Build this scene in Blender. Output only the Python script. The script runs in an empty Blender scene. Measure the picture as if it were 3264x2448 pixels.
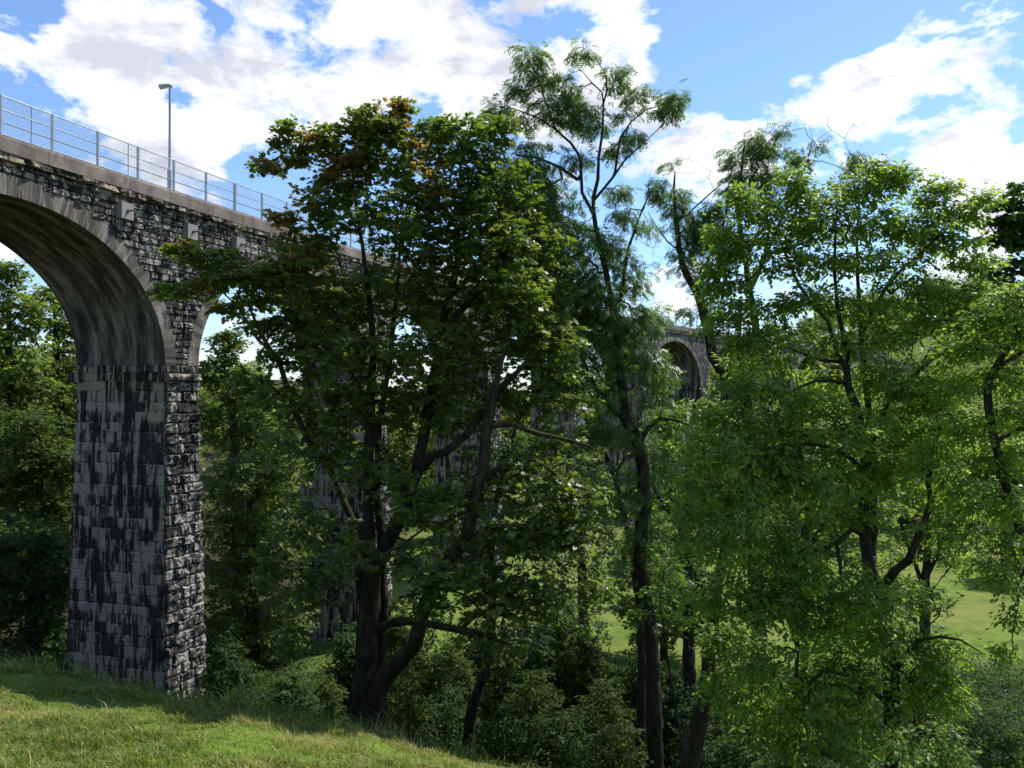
import bpy, math, random
import numpy as np
from mathutils import Vector

SC = bpy.context.scene
COL = SC.collection
rng = np.random.default_rng(7)
random.seed(7)

# ------------------------------------------------------------------ camera
F = 885.0                                   # focal length in pixels of a 1024 px wide frame
PITCH = math.atan((396 - 384) / F)
cam = bpy.data.cameras.new('camera')
cam.sensor_width = 36.0
cam.lens = 36.0 * F / 1024.0
cam.clip_start = 0.1
cam.clip_end = 6000
co = bpy.data.objects.new('camera', cam)
co.location = (0, 0, 0)
co.rotation_euler = (math.pi / 2 + PITCH, 0, 0)
COL.objects.link(co)
SC.camera = co


def P(px, py, Y):
    """world point at depth Y seen at pixel (px, py)"""
    a = (px - 512) / F
    b = (384 - py) / F
    cy, sy = math.cos(PITCH), math.sin(PITCH)
    # camera forward (0,cy,sy), up (0,-sy,cy)
    dy = cy - b * sy
    dz = sy + b * cy
    return np.array([a * Y / dy, Y, dz * Y / dy])


# ------------------------------------------------------------------ helpers
def tag(o, label=None, cat=None, group=None, kind=None):
    if label: o['label'] = label
    if cat: o['category'] = cat
    if group: o['group'] = group
    if kind: o['kind'] = kind
    return o


def empty(name, loc, label, cat, group=None):
    o = bpy.data.objects.new(name, None)
    o.location = tuple(float(c) for c in loc)
    COL.objects.link(o)
    tag(o, label, cat, group)
    return o


def np_mesh(name, verts, faces_list, mat, parent=None, tint=None, uv=None, smooth=False):
    """verts (n,3) world; faces_list: list of int arrays (m,k)"""
    verts = np.asarray(verts, dtype=np.float64)
    if parent is not None:
        verts = verts - np.array(parent.location)
    me = bpy.data.meshes.new(name)
    me.vertices.add(len(verts))
    me.vertices.foreach_set('co', verts.astype(np.float32).ravel())
    faces_list = [np.asarray(f, dtype=np.int32) for f in faces_list if len(f)]
    loops = np.concatenate([f.ravel() for f in faces_list])
    totals = np.concatenate([np.full(len(f), f.shape[1], dtype=np.int32) for f in faces_list])
    starts = np.concatenate([[0], np.cumsum(totals)[:-1]]).astype(np.int32)
    me.loops.add(len(loops))
    me.loops.foreach_set('vertex_index', loops)
    me.polygons.add(len(totals))
    me.polygons.foreach_set('loop_start', starts)
    me.polygons.foreach_set('loop_total', totals)
    me.polygons.foreach_set('use_smooth', np.full(len(totals), smooth, dtype=bool))
    me.update(calc_edges=True)
    me.validate()
    if tint is not None:
        at = me.attributes.new('tint', 'FLOAT', 'POINT')
        at.data.foreach_set('value', np.asarray(tint, dtype=np.float32))
    if uv is not None:
        ul = me.uv_layers.new(name='UVMap')
        ul.data.foreach_set('uv', np.asarray(uv, dtype=np.float32)[loops].ravel())
    me.materials.append(mat)
    o = bpy.data.objects.new(name, me)
    COL.objects.link(o)
    if parent is not None:
        o.parent = parent
    return o


class MB:
    """collects verts and quads"""
    def __init__(self):
        self.v = []; self.f = {}; self.t = []; self.uv = []; self.n = 0

    def add(self, verts, faces, tint=0.5, uv=None):
        verts = np.asarray(verts, dtype=float).reshape(-1, 3)
        faces = np.asarray(faces, dtype=int)
        self.v.append(verts)
        self.f.setdefault(faces.shape[1], []).append(faces + self.n)
        self.t.append(np.full(len(verts), tint) if np.isscalar(tint) else np.asarray(tint))
        self.uv.append(np.zeros((len(verts), 2)) if uv is None else np.asarray(uv))
        self.n += len(verts)

    def box8(self, c8, tint=0.5):
        """8 corners: bottom 0-3 ring, top 4-7 ring"""
        self.add(c8, [[0, 3, 2, 1], [4, 5, 6, 7], [0, 1, 5, 4], [1, 2, 6, 5], [2, 3, 7, 6], [3, 0, 4, 7]], tint)

    def tube(self, pts, rad, sides=8, tint=0.5, cap=True):
        pts = np.asarray(pts, dtype=float)
        rad = np.broadcast_to(np.asarray(rad, dtype=float), (len(pts),))
        d = np.gradient(pts, axis=0)
        d /= np.linalg.norm(d, axis=1)[:, None] + 1e-9
        ref = np.array([0, 0, 1.0]) if abs(d[0][2]) < 0.9 else np.array([1.0, 0, 0])
        vs = []
        u = np.cross(d[0], ref)
        for i in range(len(pts)):
            u = u - d[i] * np.dot(u, d[i]); u /= np.linalg.norm(u) + 1e-9
            w = np.cross(d[i], u)
            a = np.arange(sides) * 2 * math.pi / sides
            vs.append(pts[i] + rad[i] * (np.cos(a)[:, None] * u + np.sin(a)[:, None] * w))
        vs = np.concatenate(vs)
        i = np.arange(len(pts) - 1)[:, None] * sides
        j = np.arange(sides)[None]
        k = (j + 1) % sides
        q = np.stack([i + j, i + k, i + k + sides, i + j + sides], -1).reshape(-1, 4)
        self.add(vs, q, tint)
        if cap:
            c = [list(range(sides))[::-1], [(len(pts) - 1) * sides + x for x in range(sides)]]
            self.n -= len(vs)
            for f in c:
                self.f.setdefault(sides, []).append(np.array([f]) + self.n)
            self.n += len(vs)

    def build(self, name, mat, parent=None, smooth=False, uv=False):
        return np_mesh(name, np.concatenate(self.v), [np.concatenate(x) for x in self.f.values()], mat, parent,
                       tint=np.concatenate(self.t), uv=np.concatenate(self.uv) if uv else None, smooth=smooth)


def vnoise(x, y, seed=0):
    """value noise 0..1 on arrays"""
    xi = np.floor(x).astype(np.int64); yi = np.floor(y).astype(np.int64)
    fx = x - xi; fy = y - yi
    fx = fx * fx * (3 - 2 * fx); fy = fy * fy * (3 - 2 * fy)

    def h(a, b):
        n = (a * 374761393 + b * 668265263 + seed * 974634777) & 0x7fffffff
        n = ((n ^ (n >> 13)) * 1274126177) & 0x7fffffff
        return ((n ^ (n >> 16)) & 0xffff) / 65535.0
    return (h(xi, yi) * (1 - fx) * (1 - fy) + h(xi + 1, yi) * fx * (1 - fy)
            + h(xi, yi + 1) * (1 - fx) * fy + h(xi + 1, yi + 1) * fx * fy)


# ------------------------------------------------------------------ materials
def mat_new(name):
    m = bpy.data.materials.new(name); m.use_nodes = True
    nt = m.node_tree
    return m, nt, nt.nodes['Principled BSDF']


def N(nt, typ, **kw):
    n = nt.nodes.new(typ)
    for k, v in kw.items():
        if isinstance(k, str) and hasattr(n, k): setattr(n, k, v)
        else: n.inputs[k].default_value = v
    return n


def ramp(nt, fac, stops, interp='LINEAR'):
    r = nt.nodes.new('ShaderNodeValToRGB')
    r.color_ramp.interpolation = interp
    els = r.color_ramp.elements
    while len(els) < len(stops): els.new(0.5)
    for e, (p, c) in zip(els, stops):
        e.position = p
        e.color = (c, c, c, 1) if np.isscalar(c) else (*c, 1)
    nt.links.new(fac, r.inputs['Fac'])
    return r.outputs['Color']


def noise(nt, vec, scale, detail=4, rough=0.55, vscale=None, dist=0.0):
    if vscale is not None:
        mp = nt.nodes.new('ShaderNodeMapping'); mp.inputs['Scale'].default_value = vscale
        nt.links.new(vec, mp.inputs['Vector']); vec = mp.outputs['Vector']
    n = nt.nodes.new('ShaderNodeTexNoise')
    n.inputs['Scale'].default_value = scale; n.inputs['Detail'].default_value = detail
    n.inputs['Roughness'].default_value = rough; n.inputs['Distortion'].default_value = dist
    nt.links.new(vec, n.inputs['Vector'])
    return n.outputs['Fac']


def mix(nt, a, b, fac, mode='MIX'):
    m = nt.nodes.new('ShaderNodeMix'); m.data_type = 'RGBA'; m.blend_type = mode
    for sock, v in ((m.inputs[6], a), (m.inputs[7], b), (m.inputs[0], fac)):
        if isinstance(v, (int, float)): sock.default_value = v
        elif isinstance(v, tuple): sock.default_value = (*v, 1)
        else: nt.links.new(v, sock)
    return m.outputs[2]


def mathn(nt, op, a, b=0.0, clamp=False):
    m = nt.nodes.new('ShaderNodeMath'); m.operation = op; m.use_clamp = clamp
    for i, v in enumerate((a, b)):
        if isinstance(v, (int, float)): m.inputs[i].default_value = v
        else: nt.links.new(v, m.inputs[i])
    return m.outputs[0]


def bump(nt, b, h, strength, dist):
    n = nt.nodes.new('ShaderNodeBump'); n.inputs['Strength'].default_value = strength
    n.inputs['Distance'].default_value = dist
    nt.links.new(h, n.inputs['Height']); nt.links.new(n.outputs['Normal'], b.inputs['Normal'])


def geo_pos(nt):
    return nt.nodes.new('ShaderNodeNewGeometry').outputs['Position']


def attr_tint(nt):
    a = nt.nodes.new('ShaderNodeAttribute'); a.attribute_name = 'tint'
    return a.outputs['Fac']


def stone_mat(name, dark, mid, pale, amount, zs=0.5, rel=0.03):
    m, nt, b = mat_new(name)
    p = geo_pos(nt); t = attr_tint(nt)
    st = noise(nt, p, 4.3, 5, 0.62, (1, 1, zs * 0.27), 0.8)
    big = noise(nt, p, 0.35, 3, 0.5)
    fine = noise(nt, p, 14, 6, 0.7)
    k = mathn(nt, 'ADD', mathn(nt, 'ADD', mathn(nt, 'MULTIPLY', st, 1.1), -0.05), mathn(nt, 'MULTIPLY', mathn(nt, 'SUBTRACT', t, 0.5), 0.17))
    k = mathn(nt, 'ADD', k, mathn(nt, 'MULTIPLY', mathn(nt, 'SUBTRACT', big, 0.5), 0.28))
    k = mathn(nt, 'ADD', k, mathn(nt, 'MULTIPLY', mathn(nt, 'SUBTRACT', fine, 0.5), 0.14))
    c = ramp(nt, k, [(0.38 - amount, dark), (0.485 - amount, mid), (0.55 - amount, pale), (0.8 - amount, tuple(x * 1.25 for x in pale))])
    c = mix(nt, c, (0.75, 0.75, 0.75), ramp(nt, fine, [(0.3, 0.55), (0.6, 0.0)]), 'MULTIPLY')
    nt.links.new(c, b.inputs['Base Color'])
    b.inputs['Roughness'].default_value = 0.85
    b.inputs['Specular IOR Level'].default_value = 0.3
    crag = noise(nt, p, 5.5, 3, 0.6, None, 0.8)
    bump(nt, b, mathn(nt, 'ADD', mathn(nt, 'MULTIPLY', fine, 0.5), crag), 1.0, rel)
    return m


M = {}
M['stone'] = stone_mat('pier stone', (0.014, 0.011, 0.009), (0.045, 0.037, 0.03), (0.26, 0.226, 0.178), 0.005)
M['rough_stone'] = stone_mat('rough stone', (0.02, 0.018, 0.016), (0.075, 0.066, 0.058), (0.34, 0.315, 0.275), -0.03, 0.7, 0.12)
M['wall_stone'] = stone_mat('spandrel stone', (0.022, 0.02, 0.018), (0.07, 0.062, 0.055), (0.27, 0.25, 0.215), -0.03, 1.4, 0.08)
M['ledge_stone'] = stone_mat('ledge stone', (0.025, 0.02, 0.016), (0.08, 0.063, 0.048), (0.30, 0.25, 0.17), -0.03, 1.6, 0.08)


def brick_mat(name, cols, streak, uvscale=1.0, use_tex=True):
    m, nt, b = mat_new(name)
    p = geo_pos(nt); t = attr_tint(nt)
    fine = noise(nt, p, 9, 6, 0.7)
    st = noise(nt, p, 1.7, 4, 0.6, (1, 1, 0.25), 0.5)
    base = ramp(nt, t, [(0.0, cols[0]), (0.5, cols[1]), (1.0, cols[2])])
    if use_tex:
        uvn = nt.nodes.new('ShaderNodeUVMap')
        br = nt.nodes.new('ShaderNodeTexBrick')
        nt.links.new(uvn.outputs['UV'], br.inputs['Vector'])
        br.inputs['Color1'].default_value = (*cols[0], 1); br.inputs['Color2'].default_value = (*cols[1], 1)
        br.inputs['Mortar'].default_value = (*[c * 2.0 for c in cols[1]], 1)
        br.inputs['Scale'].default_value = uvscale
        br.inputs['Brick Width'].default_value = 0.24; br.inputs['Row Height'].default_value = 0.085
        br.inputs['Mortar Size'].default_value = 0.008
        base = br.outputs['Color']
        uvs = noise(nt, uvn.outputs['UV'], 1.6, 5, 0.65, (1.6, 0.25, 1))
        base = mix(nt, base, streak, ramp(nt, uvs, [(0.45, 0.0), (0.60, 0.8)]))
        uv2 = noise(nt, uvn.outputs['UV'], 1.1, 4, 0.6, (1.3, 0.35, 1), 0.4)
        base = mix(nt, base, (0.012, 0.01, 0.009), ramp(nt, uv2, [(0.5, 0.0), (0.62, 0.8)]))
        h = mathn(nt, 'ADD', br.outputs['Fac'], mathn(nt, 'MULTIPLY', fine, -0.7))
        h = mathn(nt, 'MULTIPLY', h, -1.0)
        bump(nt, b, h, 0.8, 0.02)
    else:
        base = mix(nt, base, streak, ramp(nt, st, [(0.48, 0.0), (0.62, 0.7)]))
        bump(nt, b, fine, 0.7, 0.02)
    base = mix(nt, base, (0.6, 0.6, 0.6), ramp(nt, fine, [(0.35, 0.7), (0.6, 0.0)]), 'MULTIPLY')
    nt.links.new(base, b.inputs['Base Color'])
    b.inputs['Roughness'].default_value = 0.9
    return m


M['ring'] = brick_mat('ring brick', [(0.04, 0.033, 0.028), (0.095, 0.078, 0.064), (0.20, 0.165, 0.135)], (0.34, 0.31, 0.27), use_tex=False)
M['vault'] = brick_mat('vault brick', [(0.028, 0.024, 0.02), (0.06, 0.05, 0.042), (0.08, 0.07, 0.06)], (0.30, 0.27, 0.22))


def concrete_mat():
    m, nt, b = mat_new('parapet concrete')
    p = geo_pos(nt)
    a = noise(nt, p, 1.3, 5, 0.6); f = noise(nt, p, 12, 6, 0.7)
    s = noise(nt, p, 3.0, 4, 0.6, (1, 1, 0.25))
    c = ramp(nt, a, [(0.3, (0.10, 0.08, 0.064)), (0.5, (0.19, 0.15, 0.122)), (0.7, (0.28, 0.23, 0.19))])
    c = mix(nt, c, (0.07, 0.055, 0.045), ramp(nt, s, [(0.55, 0.0), (0.7, 0.8)]))
    c = mix(nt, c, (0.5, 0.5, 0.5), ramp(nt, f, [(0.3, 0.6), (0.55, 0.0)]), 'MULTIPLY')
    nt.links.new(c, b.inputs['Base Color']); b.inputs['Roughness'].default_value = 0.9
    bump(nt, b, f, 0.5, 0.015)
    return m


M['concrete'] = concrete_mat()


def simple(name, col, rough=0.5, metal=0.0, nscale=8, var=0.25):
    m, nt, b = mat_new(name)
    p = geo_pos(nt)
    n = noise(nt, p, nscale, 5, 0.6)
    c = ramp(nt, n, [(0.3, tuple(x * (1 - var) for x in col)), (0.7, tuple(x * (1 + var) for x in col))])
    nt.links.new(c, b.inputs['Base Color'])
    b.inputs['Roughness'].default_value = rough; b.inputs['Metallic'].default_value = metal
    return m


M['galv'] = simple('galvanised steel', (0.30, 0.33, 0.37), 0.5, 0.4)
M['plate'] = simple('painted plate', (0.25, 0.215, 0.20), 0.6, 0.0, 3, 0.08)
M['bolt'] = simple('bolt steel', (0.12, 0.11, 0.1), 0.6, 0.3)
M['lamp'] = simple('lamp head', (0.42, 0.43, 0.43), 0.45, 0.2)
M['ballast'] = simple('deck gravel', (0.16, 0.15, 0.14), 0.95, 0, 20, 0.4)


def leaf_mat(name, c0, c1, c2, trans, tmix=0.45, rough=0.42, spec=0.5):
    """c0..c2 by tint; trans = colour of light passing the blade"""
    m, nt, b = mat_new(name)
    t = attr_tint(nt)
    c = ramp(nt, t, [(0.0, c0), (0.55, c1), (0.93, c2), (1.0, c2)])
    nt.links.new(c, b.inputs['Base Color'])
    b.inputs['Roughness'].default_value = rough
    b.inputs['Specular IOR Level'].default_value = spec
    tr = nt.nodes.new('ShaderNodeBsdfTranslucent')
    tc = mix(nt, mix(nt, c, trans, 1.0, 'MULTIPLY'), c, 0.0)
    nt.links.new(tc, tr.inputs['Color'])
    ms = nt.nodes.new('ShaderNodeMixShader'); ms.inputs[0].default_value = tmix
    nt.links.new(b.outputs[0], ms.inputs[1]); nt.links.new(tr.outputs[0], ms.inputs[2])
    nt.links.new(ms.outputs[0], nt.nodes['Material Output'].inputs['Surface'])
    return m


M['syc'] = leaf_mat('sycamore leaf', (0.05, 0.08, 0.018), (0.11, 0.15, 0.028), (0.22, 0.125, 0.045), (2.4, 2.6, 1.2))
M['ash'] = leaf_mat('ash leaf', (0.05, 0.09, 0.028), (0.10, 0.155, 0.04), (0.13, 0.17, 0.04), (2.2, 2.5, 1.2))
M['elm'] = leaf_mat('elm leaf', (0.055, 0.10, 0.024), (0.145, 0.215, 0.038), (0.30, 0.36, 0.06), (2.3, 2.4, 1.35), 0.54, 0.4, 0.4)
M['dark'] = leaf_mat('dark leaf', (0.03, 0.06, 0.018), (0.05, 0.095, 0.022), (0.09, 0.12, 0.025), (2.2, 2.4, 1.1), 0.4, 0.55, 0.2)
M['wood'] = leaf_mat('wood leaf', (0.075, 0.115, 0.027), (0.135, 0.175, 0.04), (0.22, 0.22, 0.06), (2.0, 2.2, 1.2), 0.5, 0.5, 0.3)
M['shrub'] = leaf_mat('shrub leaf', (0.045, 0.07, 0.02), (0.085, 0.12, 0.028), (0.17, 0.19, 0.05), (2.0, 2.2, 1.2), 0.45, 0.6, 0.15)
M['blade'] = leaf_mat('grass blade', (0.085, 0.135, 0.022), (0.18, 0.225, 0.04), (0.46, 0.37, 0.18), (1.8, 1.9, 1.2), 0.35, 0.5, 0.3)


def bark_mat():
    m, nt, b = mat_new('bark')
    p = geo_pos(nt)
    n = noise(nt, p, 5, 6, 0.7, (1, 1, 0.4)); f = noise(nt, p, 22, 5, 0.7, (1, 1, 0.35))
    c = ramp(nt, n, [(0.3, (0.016, 0.012, 0.009)), (0.52, (0.042, 0.033, 0.023)), (0.7, (0.10, 0.082, 0.055))])
    g = nt.nodes.new('ShaderNodeNewGeometry')
    sx = nt.nodes.new('ShaderNodeSeparateXYZ'); nt.links.new(g.outputs['Normal'], sx.inputs[0])
    mo = mathn(nt, 'ADD', sx.outputs['Z'], mathn(nt, 'MULTIPLY', n, 0.8))
    c = mix(nt, c, (0.08, 0.085, 0.015), ramp(nt, mo, [(0.75, 0.0), (1.0, 0.85)]))
    nt.links.new(c, b.inputs['Base Color']); b.inputs['Roughness'].default_value = 0.9
    b.inputs['Specular IOR Level'].default_value = 0.2
    bump(nt, b, mathn(nt, 'ADD', f, n), 1.0, 0.06)
    return m


M['bark'] = bark_mat()


def ground_mat():
    m, nt, b = mat_new('ground')
    p = geo_pos(nt)
    big = noise(nt, p, 0.09, 4, 0.55); md = noise(nt, p, 0.9, 5, 0.65); f = noise(nt, p, 7, 6, 0.75)
    gr = ramp(nt, md, [(0.3, (0.085, 0.15, 0.022)), (0.5, (0.13, 0.21, 0.03)), (0.7, (0.19, 0.25, 0.05))])
    gr = mix(nt, gr, (0.24, 0.23, 0.07), ramp(nt, big, [(0.4, 0.0), (0.65, 0.8)]))
    mid_ = noise(nt, p, 0.35, 5, 0.7)
    gr = mix(nt, gr, (0.05, 0.09, 0.02), ramp(nt, mid_, [(0.5, 0.0), (0.66, 0.7)]))
    gr = mix(nt, gr, (0.5, 0.5, 0.5), ramp(nt, f, [(0.3, 0.7), (0.6, 0.0)]), 'MULTIPLY')
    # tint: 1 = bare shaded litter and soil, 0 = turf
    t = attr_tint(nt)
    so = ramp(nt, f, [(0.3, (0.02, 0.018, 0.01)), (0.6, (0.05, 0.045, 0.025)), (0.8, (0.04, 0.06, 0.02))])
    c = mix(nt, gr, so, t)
    nt.links.new(c, b.inputs['Base Color']); b.inputs['Roughness'].default_value = 0.95
    b.inputs['Specular IOR Level'].default_value = 0.1
    bump(nt, b, mathn(nt, 'ADD', f, md), 0.7, 0.12)
    return m


M['ground'] = ground_mat()

# ------------------------------------------------------------------ terrain
def smooth01(x):
    x = np.clip(x, 0, 1); return x * x * (3 - 2 * x)


BROW = 18.0


def ground_z(X, Y):
    X = np.asarray(X, dtype=float); Y = np.asarray(Y, dtype=float)
    Xc = np.clip(X, -16, 14)
    f = -7.63 - 0.295 * Xc - 0.0088 * Xc * Xc
    Yc = np.clip(Y, 0, BROW)
    fore = -1.6 - 0.26 * Yc + (Yc / BROW) ** 1.5 * (f + 6.28)
    fore = np.where(Y < 0, -1.6 - 0.05 * Y * 0, fore)
    floor = -14.0 + 0.5 * np.sin(X * 0.05 + 1) * smooth01((Y - 40) / 30) + 2.5 * smooth01((-X - 14) / 40) * 1.0
    k = smooth01((Y - BROW + 0.6) / 15.0)
    z = fore * (1 - k) + np.minimum(floor, fore) * k
    z = z - 0.45 * np.clip(Y - BROW, 0, 5) * (1 - k)
    # valley beyond: rises to the far hill on the right, gently on the left
    rise = smooth01((Y - 120 + 0.1 * X) / 170) * (8 + 22 * smooth01((X - 30) / 90))
    rise += 9 * smooth01((-X - 25) / 50) * smooth01((Y - 30) / 40)
    rise += 8 * smooth01((X - 60) / 80) * smooth01((Y - 40) / 60)
    z = z + rise
    # small bumps on the near slope
    near = smooth01((22 - Y) / 4)
    z = z + near * (0.20 * (vnoise(X * 1.1, Y * 1.1, 3) - 0.5) + 0.16 * (vnoise(X * 2.7, Y * 2.7, 4) - 0.5))
    return z


def build_ground():
    xs = np.concatenate([np.linspace(-2500, -130, 14), np.linspace(-120, -20, 26)[:-1], np.linspace(-20, 16, 145), np.linspace(17, 120, 40), np.linspace(140, 2500, 14)])
    ys = np.concatenate([np.linspace(-600, -10, 8), np.linspace(-6, 4, 8), np.linspace(5, 24, 110), np.linspace(25, 130, 70), np.linspace(140, 400, 30), np.linspace(450, 3500, 12)])
    X, Y = np.meshgrid(xs, ys)
    Z = ground_z(X, Y)
    v = np.stack([X, Y, Z], -1).reshape(-1, 3)
    nx = len(xs); ny = len(ys)
    i = np.arange(ny - 1)[:, None] * nx; j = np.arange(nx - 1)[None]
    q = np.stack([i + j, i + j + 1, i + j + 1 + nx, i + j + nx], -1).reshape(-1, 4)
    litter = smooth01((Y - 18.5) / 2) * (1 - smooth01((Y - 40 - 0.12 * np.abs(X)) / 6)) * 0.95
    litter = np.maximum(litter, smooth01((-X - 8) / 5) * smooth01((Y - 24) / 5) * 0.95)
    litter = np.maximum(litter, 0.85 * smooth01((X - 60) / 30) * smooth01((Y - 90) / 30) * 0)
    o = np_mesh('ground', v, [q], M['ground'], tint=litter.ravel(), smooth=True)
    tag(o, kind='structure')


build_ground()

# ------------------------------------------------------------------ viaduct alignment
HEAD0 = math.radians(18.0); RAD = 255.0; S_ST = 10.0; S_EN = 90.0
DS = 0.25
_s = np.arange(-40, 260, DS)
_h = HEAD0 + np.clip(_s - S_ST, 0, S_EN - S_ST) / RAD
_x = np.cumsum(np.sin(_h)) * DS; _y = np.cumsum(np.cos(_h)) * DS
i0 = np.argmin(np.abs(_s))
_x = _x - _x[i0] - 15.8; _y = _y - _y[i0] + 27.4


def W(s, v, h):
    """point: s along, v across (0 near face, + away), h height"""
    s = np.asarray(s, dtype=float); v = np.asarray(v, dtype=float); h = np.asarray(h, dtype=float)
    s, v, h = np.broadcast_arrays(s, v, h)
    x = np.interp(s, _s, _x); y = np.interp(s, _s, _y); a = np.interp(s, _s, _h)
    return np.stack([x - np.cos(a) * v, y + np.sin(a) * v, h], -1)


def s_at_px(px, py):
    """s on the near face under pixel px, and height there"""
    ss = np.arange(-10, 160, 0.02)
    w = W(ss, 0, 0)
    q = np.argmin(np.abs(512 + F * w[:, 0] / w[:, 1] - px))
    Y = w[q, 1]
    return ss[q], P(px, py, Y)[2]


BAY = 16.3; PW = 2.0; PIER0 = 7.4                    # pier k: s from PIER0+k*BAY to +PW
A = (BAY - PW) / 2; B = 5.05; HS = 1.22; RT = 0.66    # arch half span, rise, springing, ring
WID = 4.3; TOP = 8.05
NB = 12                                              # piers k=-1..NB
S0 = PIER0 - BAY * 1.0 - A * 2 - 2; S1 = PIER0 + BAY * 11 + 10


def hw(h, extra):
    """half width of arch (plus ring extra) at height h"""
    t = (h - HS) / (B + extra)
    return np.where(h <= HS, A + extra, (A + extra) * np.sqrt(np.clip(1 - t * t, 0, 1)))


def stone_grid(mb, fmap, u0, u1, h0, h1, relief, nx=4, ny=3, tint=None, slope=0.5):
    """rough-faced block: fmap(u,h,out) -> world"""
    us = u0 + (u1 - u0) * np.concatenate([[0], np.linspace(0.10, 0.90, nx - 1), [1]])
    hs = h0 + (h1 - h0) * np.concatenate([[0], np.linspace(0.14, 0.86, ny - 1), [1]])
    U, H = np.meshgrid(us, hs)
    j = rng.random(U.shape)
    O = relief * (0.45 + 0.6 * j)
    inner = np.zeros_like(O, bool); inner[1:-1, 1:-1] = True
    # push upper part out so the stone overhangs, facets
    tilt = (rng.random() - 0.5) * 1.5; tl2 = (rng.random() - 0.5) * 1.8
    O = O * (1 + tilt * (U - (u0 + u1) / 2) / (u1 - u0) + tl2 * (H - (h0 + h1) / 2) / (h1 - h0))
    O = np.where(inner, O, -0.025)
    du = (u1 - u0) / nx; dh = (h1 - h0) / ny
    U = np.where(inner, U + (rng.random(U.shape) - 0.5) * du * 0.45, U)
    H = np.where(inner, H + (rng.random(U.shape) - 0.5) * dh * 0.4, H)
    # pull inner ring near the edge
    v = fmap(U.ravel(), H.ravel(), O.ravel())
    n = nx + 1
    i = np.arange(ny)[:, None] * n; k = np.arange(nx)[None]
    q = np.stack([i + k, i + k + 1, i + k + 1 + n, i + k + n], -1).reshape(-1, 4)
    mb.add(v, q, rng.random() if tint is None else tint)


def rows(h0, h1, mean):
    n = max(1, int(round((h1 - h0) / mean)))
    w = 1 + 0.22 * (rng.random(n) - 0.5)
    e = np.concatenate([[0], np.cumsum(w)]); e = e / e[-1]
    return h0 + (h1 - h0) * e


def courses(mb, fmap, ulo, uhi, h0, h1, rh, bw, relief, flat=False):
    """ulo/uhi functions of height"""
    hh = rows(h0, h1, rh)
    for a, b in zip(hh[:-1], hh[1:]):
        lo = float(ulo((a + b) / 2)); hi = float(uhi((a + b) / 2))
        L = hi - lo
        if L < 0.08: continue
        n = max(1, int(round(L / (bw * (0.75 + 0.5 * rng.random())))))
        w = 0.6 + rng.random(n); e = np.concatenate([[0], np.cumsum(w)]); e = lo + L * e / e[-1]
        for c, d in zip(e[:-1], e[1:]):
            r = relief * (0.35 + 1.1 * rng.random())
            stone_grid(mb, fmap, c, d, a, b, r, nx=3 if flat else 6, ny=3 if flat else 5)


via = empty('viaduct', W(8.4, 2, -12), 'long curving dark stone railway viaduct with brick lined arches crossing the valley behind the trees', 'viaduct')


def pier_base(k):
    w = W(PIER0 + k * BAY + 1, 2, 0)
    return float(ground_z(w[0], w[1])) - 0.6


def bat(h):
    return np.clip(HS - 0.7 - np.asarray(h), 0, None) * 0.02


def build_pier(k):
    s0 = PIER0 + k * BAY; s1 = s0 + PW
    hb = pier_base(k); ht = HS - 0.62
    near = k <= 3
    core = MB()

    def corners(h, e):
        b = float(bat(h)) + e
        return [W(s0 - b, -b, h), W(s1 + b, -b, h), W(s1 + b, WID + b, h), W(s0 - b, WID + b, h)]
    hs = [hb, ht]
    core.box8(corners(hb, -0.03) + corners(HS, -0.03))
    c = core.build('pier_core', M['stone'], via)
    c.name = 'pier'
    ff = lambda u, h, o: W(s0 + u * (PW + 2 * bat(h)) - bat(h), -bat(h) - o, h)
    fs = lambda u, h, o: W(s0 - bat(h) - o, -bat(h) + u * (WID + 2 * bat(h)), h)
    if near:
        m = MB()
        courses(m, ff, lambda h: 0, lambda h: 1, hb, ht, 0.415, 0.30, 0.17)
        f = m.build('rough_facing', M['rough_stone'], c)
        m = MB()
        courses(m, fs, lambda h: 0, lambda h: 1, hb, ht, 0.415, 0.135, 0.022, True)
        f2 = m.build('coursed_facing', M['stone'], c)
        for f_ in (f, f2):
            f_.location = (0, 0, 0)
            me = f_.data
            co_ = np.empty(len(me.vertices) * 3, dtype=np.float32); me.vertices.foreach_get('co', co_)
        # cap band and corbels
        m = MB()
        stone_grid(m, ff, -0.06, 1.05, ht, ht + 0.3, 0.30, 9, 4)
        courses(m, ff, lambda h: -0.01, lambda h: 1.01, ht + 0.3, HS, 0.32, 0.3, 0.12)
        for (a, b) in ((-0.03, 0.10), (0.40, 0.52), (0.93, 1.06)):
            q = []
            for h in (ht - 0.05, ht + 0.32):
                for (u, o) in ((a, -0.1), (b, -0.1), (b, 0.2), (a, 0.2)):
                    q.append(fs(u, h, o) + (rng.random(3) - 0.5) * 0.05)
            m.box8(q, 0.2)
        courses(m, fs, lambda h: -0.01, lambda h: 1.01, ht, HS, 0.31, 0.15, 0.035, True)
        m.build('pier_cap', M['stone'], c)
    else:
        m = MB()
        m.box8(corners(ht, 0.12) + corners(ht + 0.3, 0.12), 0.4)
        m.build('pier_cap', M['stone'], c)
    return c


def fix_sub(o, par):
    """children of a mesh whose own origin is at the viaduct root"""
    pass


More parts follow.
